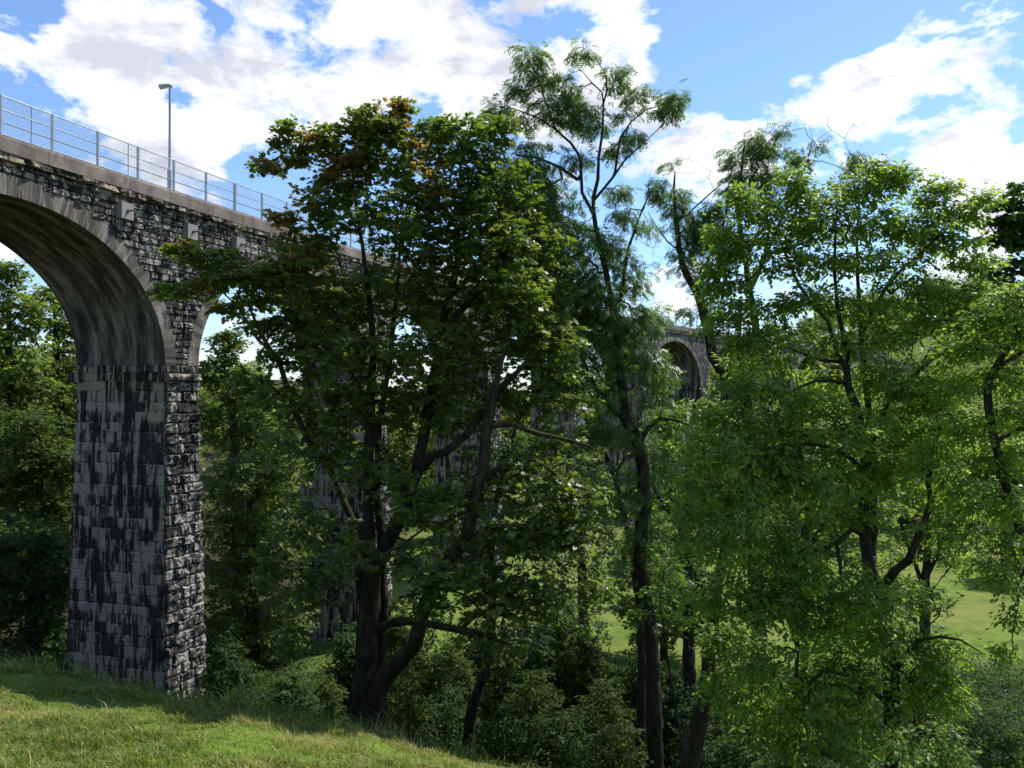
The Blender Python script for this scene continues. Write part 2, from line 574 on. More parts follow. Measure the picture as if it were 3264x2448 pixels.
def build_arch(k):
    """arch between pier k and k+1; its centre"""
    sc = PIER0 + k * BAY + PW + A
    near = k <= 2
    # barrel
    n = 48; nv = 6
    th = np.linspace(0, math.pi, n)
    arc = np.concatenate([[0], np.cumsum(np.hypot(np.diff(A * np.cos(th)), np.diff(B * np.sin(th))))])
    V = np.linspace(0.0, WID, nv)
    T, VV = np.meshgrid(th, V)
    verts = W(sc + A * np.cos(T), VV, HS + B * np.sin(T)).reshape(-1, 3)
    uv = np.stack([VV, np.broadcast_to(arc, VV.shape)], -1).reshape(-1, 2)
    i = np.arange(nv - 1)[:, None] * n; j = np.arange(n - 1)[None]
    q = np.stack([i + j, i + j + 1, i + j + 1 + n, i + j + n], -1).reshape(-1, 4)
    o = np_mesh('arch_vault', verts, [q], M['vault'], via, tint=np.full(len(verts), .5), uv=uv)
    # ring
    m = MB()
    ro = RT
    nb = 170 if near else 60
    ths = np.linspace(0, math.pi, nb + 1)
    lay = 1
    gap = 0.09 if near else 0.0
    for a, b in zip(ths[:-1], ths[1:]):
        off = 0.0
        for l in range(lay):
            e0 = 0.0; e1 = RT * ((0.97 + 0.03 * rng.random()) if near else 0.8)
            sh = (b - a) * (0.5 if l % 2 else 0)
            a_, b_ = a + sh, b + sh - (b - a) * gap
            if b_ > math.pi: b_ = math.pi
            if a_ >= b_: continue
            o1 = 0.02 + (0.015 * rng.random() if near else 0)
            c8 = []
            for v in (-o1, 0.3 if l == 0 else 0.06):
                for (t, e) in ((a_, e0), (b_, e0), (b_, e1), (a_, e1)):
                    c8.append(W(sc + (A + e) * math.cos(t), v, HS + (B + e) * math.sin(t)))
            m.box8(c8, rng.random())
    m.build('arch_ring', M['ring'], via)
    # spandrel facing: blocks left and right of the arch
    if near:
        m = MB()
        ff = lambda u, h, o: W(u, -o, h)
        htop = 7.18
        courses(m, ff, lambda h: sc + hw(h, RT - 0.04), lambda h: sc + A + PW / 2, HS + 0.02, htop, 0.25, 0.42, 0.085)
        courses(m, ff, lambda h: sc - A - PW / 2, lambda h: sc - hw(h, RT - 0.04), HS + 0.02, htop, 0.25, 0.42, 0.085)
        m.build('spandrel_facing', M['wall_stone'], via)
    # backing wall (both faces)
    m = MB()
    for v, fl in ((0.035, 1), (WID, -1)):
        xs = np.linspace(-A - PW / 2, A + PW / 2, 61)
        ext = RT * 0.5 if v < 1 else 0.0
        low = np.where(np.abs(xs) < A + ext, HS + (B + ext) * np.sqrt(np.clip(1 - (xs / (A + ext)) ** 2, 0, 1)), HS - 0.1)
        lo = W(sc + xs, v, low); up = W(sc + xs, v, 7.6)
        nn = len(xs)
        f = [[i_, i_ + 1, nn + i_ + 1, nn + i_] for i_ in range(nn - 1)]
        m.add(np.concatenate([lo, up]), f, 0.45)
    m.build('spandrel_wall', M['wall_stone'], via)


for k in range(-2, NB):
    build_pier(k)
for k in range(-2, NB - 1):
    build_arch(k)

# parapet, string course, deck
def strip(mb, ss, prof, jit=0.0, tint=0.5):
    """sweep closed (v,h) profile along s"""
    prof = np.asarray(prof, dtype=float); n = len(prof)
    vs = np.concatenate([W(s, prof[:, 0] + jit * (rng.random(n) - 0.5), prof[:, 1] + jit * (rng.random(n) - 0.5)) for s in ss])
    i = np.arange(len(ss) - 1)[:, None] * n; j = np.arange(n)[None]; k = (j + 1) % n
    q = np.stack([i + j, i + k, i + k + n, i + j + n], -1).reshape(-1, 4)
    mb.add(vs, q, tint)


SE = PIER0 + BAY * (NB - 2) + PW + 2 * A + 3
SB = PIER0 - BAY * 2
for (sA, sB) in ((SB, SE),):
    m = MB(); e = np.arange(sA, sB, 3.05)
    for a, b in zip(e[:-1], e[1:]):
        strip(m, [a + 0.006, (a + b) / 2, b - 0.006], [(-0.16, 7.56), (-0.16, 7.98), (-0.13, TOP), (0.28, TOP), (0.28, 7.4)], 0.012)
    m.build('parapet', M['concrete'], via)
    m = MB()
    for a, b in zip(e[:-1], e[1:]):
        strip(m, [a, b - 0.01], [(WID - 0.28, 7.4), (WID - 0.28, TOP), (WID + 0.14, TOP), (WID + 0.16, 7.5)], 0.005)
    m.build('parapet', M['concrete'], via)
    m = MB(); s = sA
    while s < min(sB, 75):
        L = 0.45 + 0.8 * rng.random()
        stone_grid(m, lambda u, h, o: W(u, -0.03 - o, h), s, s + L, 7.30, 7.56, 0.12 + 0.16 * rng.random(), 4, 4)
        stone_grid(m, lambda u, h, o: W(u, -0.0 - o, h), s - 0.2, s + L - 0.2, 7.14, 7.31, 0.05 + 0.09 * rng.random(), 4, 3)
        s += L
    strip(m, np.arange(75, sB, 2.0), [(-0.13, 7.15), (-0.18, 7.53), (0.1, 7.53), (0.1, 7.15)])
    m.build('cornice', M['ledge_stone'], via)
    m = MB()
    strip(m, np.arange(sA, sB, 3.0), [(0.27, 7.35), (0.27, 7.45), (WID - 0.27, 7.45), (WID - 0.27, 7.35)])
    m.build('track_bed', M['ballast'], via)
    # end wall
    m = MB()
    e0 = SE - 4
    m.box8([W(e0, -0.02, -12), W(e0 + 22, -0.02, -12), W(e0 + 22, WID, -12), W(e0, WID, -12),
            W(e0, -0.02, 7.5), W(e0 + 22, -0.02, 7.5), W(e0 + 22, WID, 7.5), W(e0, WID, 7.5)])
    m.build('abutment', M['wall_stone'], via)

# tie plates on the spandrel
for (px, py) in ((120, 211.5), (186, 232.3), (234.5, 245.1)):
    s, h = s_at_px(px, py)
    m = MB(); r = 0.30
    c = [(s - r, h - r), (s + r, h - r), (s + r, h + r), (s - r, h + r)]
    m.box8([W(a, -0.05, b) for a, b in c] + [W(a, -0.30, b) for a, b in c])
    pl = m.build('tie_plate', M['plate'], via)
    m = MB(); m.tube([W(s, -0.2, h), W(s, -0.62, h)], 0.03, 8)
    m.tube([W(s, -0.3, h), W(s, -0.36, h)], 0.065, 6)
    m.build('tie_bolt', M['bolt'], pl)

# the sub-parts were built relative to the viaduct root, their parents' origin is the root too
for o in list(COL.objects):
    if o.parent and o.parent.parent == via:
        me = o.data
        d = np.array(via.location) - 0 * np.array(o.parent.location)
        arr = np.empty(len(me.vertices) * 3, dtype=np.float32); me.vertices.foreach_get('co', arr)
        arr = arr.reshape(-1, 3) - np.array(via.location, dtype=np.float32)
        me.vertices.foreach_set('co', arr.astype(np.float32).ravel()); me.update()

# ------------------------------------------------------------------ railing and lamp
rail = empty('railing', W(0, 0.05, TOP), 'galvanised steel railing with wire mesh panels along the top of the viaduct parapet', 'railing')
HP = 1.30
posts = [-0.06 + 2.0 * k for k in range(-8, 92)]
for i_, s in enumerate(posts):
    m = MB()
    w_ = 0.035
    m.box8([W(s - w_, 0.02, TOP - 0.02), W(s + w_, 0.02, TOP - 0.02), W(s + w_, 0.10, TOP - 0.02), W(s - w_, 0.10, TOP - 0.02),
            W(s - w_, 0.02, TOP + HP), W(s + w_, 0.02, TOP + HP), W(s + w_, 0.10, TOP + HP), W(s - w_, 0.10, TOP + HP)])
    m.build('post', M['galv'], rail)
for fr in (0.99, 0.66, 0.36, 0.07):
    m = MB()
    m.tube(W(np.array(posts[0:1] + list(np.arange(posts[0] + 1, posts[-1], 2)) + posts[-1:]), 0.06, TOP + HP * fr), 0.022, 6)
    m.build('rail', M['galv'], rail)
for s in (1.15, 5.5, 11.9, 16.4):
    m = MB(); m.tube([W(s, 0.12, TOP), W(s, 0.12, TOP + HP * 0.98)], 0.018, 6)
    m.build('stay', M['galv'], rail)
for i_ in range(0, 42):
    a, b = posts[i_], posts[i_ + 1]
    m = MB(); r = 0.0048
    near = i_ < 30
    for h in np.arange(TOP + 0.1, TOP + HP - 0.02, 0.062):
        p0, p1 = W(a, 0.025, h), W(b, 0.025, h)
        m.add([p0 + [0, 0, -r], p1 + [0, 0, -r], p1 + [0, 0, r], p0 + [0, 0, r]], [[0, 1, 2, 3]])
    for s in np.arange(a + 0.03, b, 0.065):
        m.add([W(s - r, 0.025, TOP + 0.08), W(s + r, 0.025, TOP + 0.08), W(s + r, 0.025, TOP + HP), W(s - r, 0.025, TOP + HP)], [[0, 1, 2, 3]])
    m.build('mesh_panel', M['galv'], rail)

_ls = np.arange(2, 30, 0.01); _lw = W(_ls, 0.5, 0)
sL = float(_ls[np.argmin(np.abs(512 + F * _lw[:, 0] / _lw[:, 1] - 168.4))])
lamp = empty('lamp_post', W(sL, 0.5, 7.45), 'slim grey lamp post with a flat lantern standing behind the viaduct railing', 'lamp post')
pl_ = W(sL, 0.5, 0)
YL = pl_[1]
topz = P(168, 86, YL)[2]
m = MB(); b0 = W(sL, 0.5, 7.44)
m.tube([b0, [b0[0], b0[1], TOP + 1.05]], 0.085, 12); m.tube([[b0[0], b0[1], TOP + 1.05], [b0[0], b0[1], TOP + 1.12]], [0.085, 0.05], 12)
m.tube([[b0[0], b0[1], TOP + 1.1], [b0[0], b0[1], topz]], 0.048, 12)
m.build('pole', M['galv'], lamp, smooth=False)
m = MB()
m.tube([[b0[0] + 0.08, b0[1], topz - 0.02], [b0[0] - 0.02, b0[1], topz + 0.03], [b0[0] - 0.42, b0[1] - 0.05, topz - 0.03]], [0.05, 0.075, 0.09], 10)
hx = b0[0]
m.build('lamp_head', M['lamp'], lamp)
m = MB()
m.tube([[hx - 0.12, b0[1], topz - 0.03], [hx - 0.40, b0[1] - 0.04, topz - 0.085]], [0.06, 0.075], 10)
m.build('lamp_glass', simple('lamp glass', (0.55, 0.55, 0.53), 0.2), lamp)

# ------------------------------------------------------------------ leaves
def leaf_template(kind):
    if kind == 'maple':
        pts = [(0, 0), (-.34, .02), (-.52, .30), (-.30, .36), (-.44, .74), (-.16, .66), (0, 1.0), (.16, .66), (.44, .74), (.30, .36), (.52, .30), (.34, .02)]
        v = np.array([(x, y, -0.18 * abs(x) * 2 * .5 - 0.12 * y * y) for x, y in pts])
        return v, [np.array([list(range(12))])]
    if kind == 'ovate':
        v = np.array([(0, 0, 0), (-.27, .33, -.06), (-.2, .7, -.09), (0, 1.0, -.16), (.2, .7, -.09), (.27, .33, -.06), (0, .5, .02)])
        return v, [np.array([[0, 6, 3, 2, 1][::-1], [0, 5, 4, 3, 6][::-1]])]
    if kind == 'small':
        v = np.array([(0, 0, 0), (-.34, .45, -.05), (0, 1, -.12), (.34, .45, -.05)])
        return v, [np.array([[0, 3, 2, 1]])]
    if kind == 'ash':
        vs = []; fs = []
        for i, t in enumerate((.25, .45, .65, .83)):
            z = -0.25 * t * t
            for sgn in (-1, 1):
                n = len(vs)
                d = np.array([sgn * .38, .16, -.09]); w = np.array([.06, -sgn * .0 + .07, 0])
                o = np.array([0, t, z])
                vs += [o, o + d * .5 + w * .9, o + d, o + d * .5 - w * .9]
                fs.append([n, n + 1, n + 2, n + 3])
        n = len(vs); o = np.array([0, .85, -.2])
        vs += [o, o + [-.06, .12, -.04], o + [0, .3, -.1], o + [.06, .12, -.04]]; fs.append([n, n + 3, n + 2, n + 1])
        n = len(vs)
        vs += [np.array([-.008, 0, 0]), np.array([.008, 0, 0]), np.array([.005, .85, -.2]), np.array([-.005, .85, -.2])]
        fs.append([n, n + 1, n + 2, n + 3])
        return np.array(vs), [np.array(fs)]
    if kind == 'spray':       # a cluster of small leaves used far away
        vs = []; fs = []
        r = np.random.default_rng(3)
        for i in range(6):
            c = (r.random(3) - .5) * [1.0, 1.0, .6] + [0, .4, 0]
            a = r.random() * 6.28; l = .30 + .2 * r.random()
            d = np.array([math.cos(a), math.sin(a), -.2 + .5 * (r.random() - .5)]) * l
            w = np.array([-math.sin(a), math.cos(a), (r.random() - .5)]) * l * .35
            n = len(vs); vs += [c, c + d * .5 + w, c + d, c + d * .5 - w]; fs.append([n, n + 1, n + 2, n + 3])
        return np.array(vs), [np.array(fs)]


def place_leaves(kind, pos, fwd, nrm, size, tint):
    tv, tf = leaf_template(kind)
    n = len(pos)
    y = fwd / (np.linalg.norm(fwd, axis=1)[:, None] + 1e-9)
    z = nrm - y * np.sum(nrm * y, 1)[:, None]; z /= np.linalg.norm(z, axis=1)[:, None] + 1e-9
    x = np.cross(y, z)
    tv = tv[None] * size[:, None, None]
    v = pos[:, None] + tv[..., 0:1] * x[:, None] + tv[..., 1:2] * y[:, None] + tv[..., 2:3] * z[:, None]
    k = v.shape[1]
    faces = [(f[None] + (np.arange(n) * k)[:, None, None]).reshape(-1, f.shape[1]) for f in tf]
    return v.reshape(-1, 3), faces, np.repeat(tint, k)


# ------------------------------------------------------------------ tree generator
def catmull(pts, step):
    pts = np.asarray(pts, dtype=float)
    out = []
    p = np.vstack([2 * pts[0] - pts[1], pts, 2 * pts[-1] - pts[-2]])
    for i in range(1, len(p) - 2):
        L = np.linalg.norm(p[i + 1][:3] - p[i][:3]); n = max(1, int(L / step))
        for t in np.arange(n) / n:
            out.append(0.5 * ((2 * p[i]) + (-p[i - 1] + p[i + 1]) * t + (2 * p[i - 1] - 5 * p[i] + 4 * p[i + 1] - p[i + 2]) * t * t
                              + (-p[i - 1] + 3 * p[i] - 3 * p[i + 1] + p[i + 2]) * t ** 3))
    out.append(pts[-1])
    return np.array(out)


def make_tree(name, label, cat, stems, attract, leaf, mat, leaf_size, per_tip, tip_len=0.4, droop=0.2, up=0.5,
              group=None, tint_fn=None, bare=None, seed=1, twig_r=0.006, step=0.35, maxlen=2.2, flat=0.6, parent_loc=None,
              spread_=0.5, bark=None):
    """stems: list of arrays (x,y,z,r); attract (n,3) points the twigs reach; bare: (m,3) leafless twig ends"""
    g = np.random.default_rng(seed)
    pos = []; par = []; fix = []
    nodes = np.zeros((0, 3))
    for st in stems:
        st = np.asarray(st, dtype=float)
        isroot = not len(pos) or np.min(np.linalg.norm(np.array(pos) - st[0, :3], axis=1)) > 0.45
        gz_ = float(ground_z(st[0, 0], st[0, 1])) if parent_loc is None else -99
        if isroot and parent_loc is None and st[0, 2] > gz_ + 0.05:
            st = np.vstack([[st[0, 0], st[0, 1], gz_ - 0.25, st[0, 3] * 1.2], st])
        c = catmull(st, step)
        base = -1
        if len(pos) and not isroot:
            d = np.linalg.norm(np.array(pos) - c[0, :3], axis=1); base = int(np.argmin(d))
        for q in c:
            pos.append(q[:3] + (g.random(3) - .5) * min(0.05, q[3] * .5)); par.append(base); fix.append(q[3]); base = len(pos) - 1
    pts = np.asarray(attract)
    isb = np.zeros(len(pts), bool)
    if bare is not None and len(bare):
        pts = np.vstack([pts, bare]); isb = np.concatenate([isb, np.ones(len(bare), bool)])
    P_ = np.array(pos)
    order = np.argsort([np.min(np.linalg.norm(P_ - q, axis=1)) for q in pts])
    cap = len(P_) + len(pts) * 10
    buf = np.zeros((cap, 3)); buf[:len(P_)] = P_; n = len(P_)
    tips = []; tdir = []; tb = []
    for oi in order:
        q = pts[oi]
        d = buf[:n] - q
        L = np.linalg.norm(d, axis=1)
        cost = L + up * np.clip(d[:, 2], 0, None) + 0.15 * np.abs(d[:, 2] < -9)
        b = int(np.argmin(cost)); st = buf[b].copy()
        L = L[b]
        if L < 0.05: continue
        k = max(1, min(7, int(L / step)))
        ctrl = (st + q) / 2 + np.array([0, 0, 0.16 * L]) * (0.3 + g.random()) + (g.random(3) - .5) * 0.18 * L
        last = b
        for t in (np.arange(k) + 1) / k:
            pp = (1 - t) ** 2 * st + 2 * t * (1 - t) * ctrl + t * t * q
            if t < 1: pp = pp + (g.random(3) - .5) * 0.03 * L
            if n >= cap: break
            buf[n] = pp; par.append(last); fix.append(0); last = n; n += 1
        tips.append(last); dd = q - ctrl; tdir.append(dd / (np.linalg.norm(dd) + 1e-9)); tb.append(isb[oi])
    posn = buf[:n]; par = np.array(par[:n]); fix = np.array(fix[:n])
    # pipe model
    w = np.zeros(n); w[tips] = np.where(np.array(tb, dtype=bool), 0.35, 1.0) if len(tips) else 1
    for i in range(n - 1, -1, -1):
        
        if par[i] >= 0: w[par[i]] += w[i]
    r = twig_r * np.maximum(w, 0.2) ** 0.42
    r = np.where(fix > 0, fix, r)
    for i in range(n):
        if fix[i] == 0 and par[i] >= 0: r[i] = min(r[i], r[par[i]] * 0.92)
    root = empty(name, stems[0][0][:3] if parent_loc is None else parent_loc, label, cat, group)
    # skin: frustum per edge, thick ones round
    for thick in (True, False):
        pass
    m_v = []; m_f = []; off = 0
    child = np.where(par >= 0)[0]
    R = np.maximum(r, 0.0028)
    for sides, sel in ((9, child[R[child] > 0.045]), (5, child[(R[child] <= 0.045) & (R[child] > 0.014)]), (3, child[R[child] <= 0.014])):
        if not len(sel): continue
        a = posn[par[sel]]; b = posn[sel]
        ra = np.where(fix[sel] > 0, R[par[sel]], np.minimum(R[par[sel]], R[sel] * 1.25)); rb = R[sel]
        d = b - a; Ln = np.linalg.norm(d, axis=1)[:, None] + 1e-9; d = d / Ln
        b = b + d * rb[:, None] * 0.25
        ref = np.where(np.abs(d[:, 2:3]) < 0.9, [[0, 0, 1.0]], [[1.0, 0, 0]])
        u = np.cross(d, ref); u /= np.linalg.norm(u, axis=1)[:, None]; ww = np.cross(d, u)
        an = np.arange(sides) * 2 * math.pi / sides
        ring = np.cos(an)[None, :, None] * u[:, None] + np.sin(an)[None, :, None] * ww[:, None]
        jit = (1 + (g.random((len(sel), sides, 1)) - .5) * (0.22 if sides > 5 else 0.0))
        va = a[:, None] + ring * ra[:, None, None] * jit; vb = b[:, None] + ring * rb[:, None, None] * jit[::-1]
        v = np.concatenate([va, vb], 1).reshape(-1, 3)
        j = np.arange(sides); k = (j + 1) % sides
        q = np.stack([j, k, k + sides, j + sides], -1)
        f = (q[None] + (np.arange(len(sel)) * 2 * sides)[:, None, None]).reshape(-1, 4) + off
        m_v.append(v); m_f.append(f); off += len(v)
    np_mesh('trunk', np.concatenate(m_v), [np.concatenate(m_f)], bark or M['bark'], root, smooth=True)
    # leaves
    tips = np.array(tips, dtype=int); tdir = np.array(tdir).reshape(-1, 3); tb = np.array(tb, dtype=bool)
    lt = ~tb
    tp = posn[tips[lt]]; td = tdir[lt]
    nt_ = len(tp)
    if nt_ and per_tip > 0:
        ct = g.random(nt_)
        tint_c = ct * 0.55 + 0.1
        if tint_fn is not None: tint_c = tint_fn(tp, ct)
        k = per_tip
        idx = np.repeat(np.arange(nt_), k)
        nn = len(idx)
        # side twigs: a flattened fan at each tip
        td2 = td[idx] * np.array([1, 1, flat]); td2 /= np.linalg.norm(td2, axis=1)[:, None] + 1e-9
        al = (g.random(nn) - 0.35) * tip_len
        side = np.cross(td2, [0, 0, 1.0]); side /= np.linalg.norm(side, axis=1)[:, None] + 1e-9
        sw = (g.random(nn) - .5) * 2 * tip_len * spread_ * (0.3 + g.random(nn))
        p = tp[idx] + td2 * al[:, None] + side * sw[:, None]
        p[:, 2] += (g.random(nn) - .6) * tip_len * 0.35 - droop * tip_len * (sw / tip_len) ** 2
        fw = td2 * (0.5 + g.random(nn)[:, None]) + side * (np.sign(sw) * (0.4 + g.random(nn)))[:, None] + (g.random((nn, 3)) - .5) * 0.5
        fw[:, 2] -= droop * (0.6 + g.random(nn))
        nr = np.array([0, 0, 1.0]) + (g.random((nn, 3)) - .5) * 1.5
        size = leaf_size * (0.45 + 0.9 * g.random(nn))
        tint = np.clip(tint_c[idx] + (g.random(nn) - .5) * 0.16, 0, 1)
        v, f, tt = place_leaves(leaf, p, fw, nr, size, tint)
        np_mesh('crown', v, f, mat, root, tint=tt)
    return root


def stem(pts, Y=None):
    """pts: (px,py,r) or (px,py,Y,r)"""
    out = []
    for q in pts:
        if len(q) == 3: px, py, r = q; y = Y
        else: px, py, y, r = q
        out.append([*P(px, py, y), r])
    return np.array(out)


def blob_pts(blobs, Y, seed, dens=1.0):
    """blobs: (px,py,rx,ry,n[,dY[,depth]]) -> world points filling ellipsoids"""
    g = np.random.default_rng(seed); out = []
    for b in blobs:
        px, py, rx, ry, n = b[:5]; dy = b[5] if len(b) > 5 else 0.0
        y = Y + dy
        c = P(px, py, y); ax = rx * y / F; az = ry * y / F
        ay = b[6] if len(b) > 6 else max(min(ax, 2.6), az * 0.7)
        n = max(1, int(n * dens))
        d = g.normal(size=(n, 3)); d /= np.linalg.norm(d, axis=1)[:, None]
        rr = g.random(n) ** 0.42
        out.append(c + d * rr[:, None] * [ax, ay, az])
    return np.concatenate(out)


# ---- A: sycamore with several stems at the brow
Y = 21.0
st = [
    stem([(360, 735, .36), (363, 700, .33), (366, 660, .30), (367, 625, .29), (371, 590, .27), (370, 560, .21), (369, 523, .16), (369, 447, .14), (371, 396, .12), (372, 340, .09), (368, 290, .07), (360, 230, .05), (352, 180, .03)], Y),
    stem([(372, 579, .22), (382, 555, .21), (392, 533, .20), (405, 508, .19), (415, 477, .17), (425, 434, .15), (433, 383, .13), (441, 330, .11), (449, 300, .10), (457, 260, .08), (457, 230, .07), (471, 206, .05), (481, 174, .03)], Y),
    stem([(372, 735, .30), (374, 710, 20.8, .29), (384, 678, 20.7, .25), (400, 662, 20.5, .23), (415, 646, 20.4, .20), (421, 620, 20.2, .19), (433, 582, 20, .18), (450, 560, 19.9, .17), (466, 536, 19.8, .16), (472, 511, 19.7, .16), (479, 480, 19.6, .15), (484, 455, 19.6, .14), (489, 416, 19.6, .12), (497, 380, 19.6, .075), (506, 340, 19.5, .05), (512, 300, 19.4, .02)], Y),
    stem([(381, 735, 21.5, .2), (380, 690, 21.5, .17), (381, 640, 21.5, .15), (383, 600, 21.4, .14), (382, 560, 21.4, .13), (378, 500, 21.4, .11), (379, 430, 21.4, .09), (388, 370, 21.3, .07), (396, 300, 21.2, .05), (402, 220, 21.2, .03)], Y),
    stem([(362, 600, .12), (357, 560, 21.3, .11), (351, 520, 21.5, .105), (340, 490, 21.7, .10), (325, 462, 21.8, .095), (313, 449, .09), (302, 428, .085), (295, 411, .08), (286, 386, .075), (280, 363, .07), (266, 342, .06), (255, 321, .045), (248, 304, .03)], Y),
    stem([(270, 350, .045), (258, 340, .04), (247, 322, .035), (238, 307, .03), (220, 290, .02)], Y),
    stem([(407, 500, .11), (400, 475, .10), (388, 458, .09), (376, 436, .08), (368, 405, .06), (350, 370, .04)], Y),
    stem([(420, 470, .13), (432, 457, 20.7, .12), (445, 452, 20.5, .11), (466, 434, 20.3, .10), (486, 406, 20.1, .095), (512, 376, 20, .08), (530, 360, 20, .045), (548, 342, 20, .02)], Y),
    stem([(491, 425, 19.6, .08), (512, 424, 19.3, .07), (537, 434, 19, .06), (562, 438, 18.8, .05), (590, 446, 18.7, .03)], Y),
    stem([(374, 630, .13), (395, 622, 20.4, .12), (423, 623, 20, .10), (450, 628, 19.7, .09), (480, 634, 19.4, .07), (510, 645, 19.2, .04)], Y),
    stem([(461, 630, 19.6, .06), (475, 616, 19.5, .05), (491, 609, 19.4, .04), (520, 596, 19.4, .03)], Y),
    stem([(360, 570, .05), (345, 585, 20.5, .04), (325, 600, 20.2, .03), (300, 610, 20, .02)], Y),
    stem([(449, 325, .10), (465, 305, 20.6, .09), (485, 286, 20.4, .07), (499, 270, 20.2, .05), (520, 240, 20, .03)], Y),
    stem([(372, 345, .08), (340, 320, 20.6, .06), (300, 290, 20.2, .05), (250, 270, 19.9, .035), (200, 256, 19.6, .02)], Y),
]
bl = [
    (288, 129, 12, 10, 9), (282, 142, 8, 7, 4), (270, 166, 17, 8, 10), (300, 158, 16, 12, 10), (325, 140, 26, 18, 26), (345, 165, 34, 24, 40), (374, 124, 34, 19, 38), (401, 107, 10, 9, 8),
    (392, 150, 45, 30, 55, .5), (440, 128, 22, 10, 14), (468, 145, 42, 25, 45), (500, 128, 20, 14, 12), (440, 185, 60, 35, 70), (500, 200, 45, 45, 50), (335, 205, 45, 28, 46), (405, 225, 65, 40, 75, -.5),
    (285, 218, 14, 9, 7), (310, 245, 35, 22, 30), (215, 258, 32, 10, 22, -.8), (183, 248, 17, 7, 11, -.8), (175, 290, 22, 7, 11, -.8), (245, 275, 45, 14, 36, -.8), (205, 283, 25, 9, 13, -.8), (290, 268, 40, 18, 34, -.6), (255, 298, 40, 9, 18),
    (330, 300, 50, 30, 55), (400, 290, 60, 35, 70), (470, 270, 60, 45, 66), (355, 350, 60, 35, 60), (430, 350, 60, 35, 55, -1), (500, 330, 60, 50, 60), (540, 280, 40, 45, 35), (300, 350, 35, 25, 26),
    (330, 400, 60, 30, 38), (400, 400, 60, 30, 40), (480, 400, 65, 30, 36), (550, 390, 50, 35, 30), (280, 400, 40, 20, 18), (310, 450, 50, 25, 22), (370, 470, 40, 30, 16, -1), (500, 465, 55, 25, 22), (565, 445, 40, 20, 16),
    (420, 540, 30, 20, 6), (530, 525, 45, 30, 20, -1), (470, 575, 40, 22, 18, -1.5), (540, 590, 40, 22, 20, -1.5), (500, 640, 40, 15, 12, -1.5), (310, 590, 35, 25, 18, -1), (295, 640, 25, 20, 10, -1), (330, 530, 30, 20, 10), (255, 380, 25, 14, 12),
]
bl += [(480, 230, 60, 60, 60), (530, 260, 45, 50, 45), (550, 340, 35, 40, 30), (515, 300, 35, 45, 40, -1.5), (540, 340, 35, 30, 30, -1), (430, 400, 60, 40, 40), (340, 430, 40, 40, 25), (500, 250, 40, 40, 40, -1), (420, 500, 45, 30, 20, -1.5), (530, 480, 50, 30, 36, -1.2), (470, 520, 40, 20, 16, 1), (560, 540, 40, 25, 30, -1.2), (430, 575, 35, 14, 12, -2), (500, 600, 50, 22, 30, -1.5), (345, 560, 40, 25, 16, -1.5), (270, 560, 22, 25, 12, -1), (300, 520, 30, 30, 16), (580, 500, 35, 25, 20, -1), (590, 590, 30, 20, 14, -1), (450, 500, 45, 16, 16, -1), (500, 540, 45, 16, 20, -1), (400, 560, 30, 14, 8, -1), (430, 600, 30, 14, 10, -2)]
bl += [(262, 325, 24, 10, 14), (232, 308, 22, 7, 10), (290, 318, 20, 14, 14), (285, 350, 18, 14, 10)]
for _st in st: _st[:, 3] *= 0.88
at = blob_pts(bl, Y, 11, 2.8)


def syc_tint(p, c):
    """copper seed keys on the sunward outer boughs of the upper left"""
    px = 512 + F * p[:, 0] / p[:, 1]; py = 396 - F * p[:, 2] / p[:, 1]
    n = vnoise(p[:, 0] * 1.3 + 5, p[:, 2] * 1.3, 9)
    k = 1.15 * smooth01((n - 0.45) / 0.2) * smooth01((330 - py) / 120) * smooth01((460 - px) / 120 + 0.3)
    t = c * 0.5 + 0.12
    return np.where(c + k > 1.24, 0.84, t + 0.12 * k)


make_tree('sycamore_tree', 'broad sycamore with dark forked trunks and copper tinged leaf tips at the grass brow', 'tree', st, at, 'maple', M['syc'], 0.118, 15, 0.30, 0.25, 0.5, tint_fn=syc_tint, seed=5)

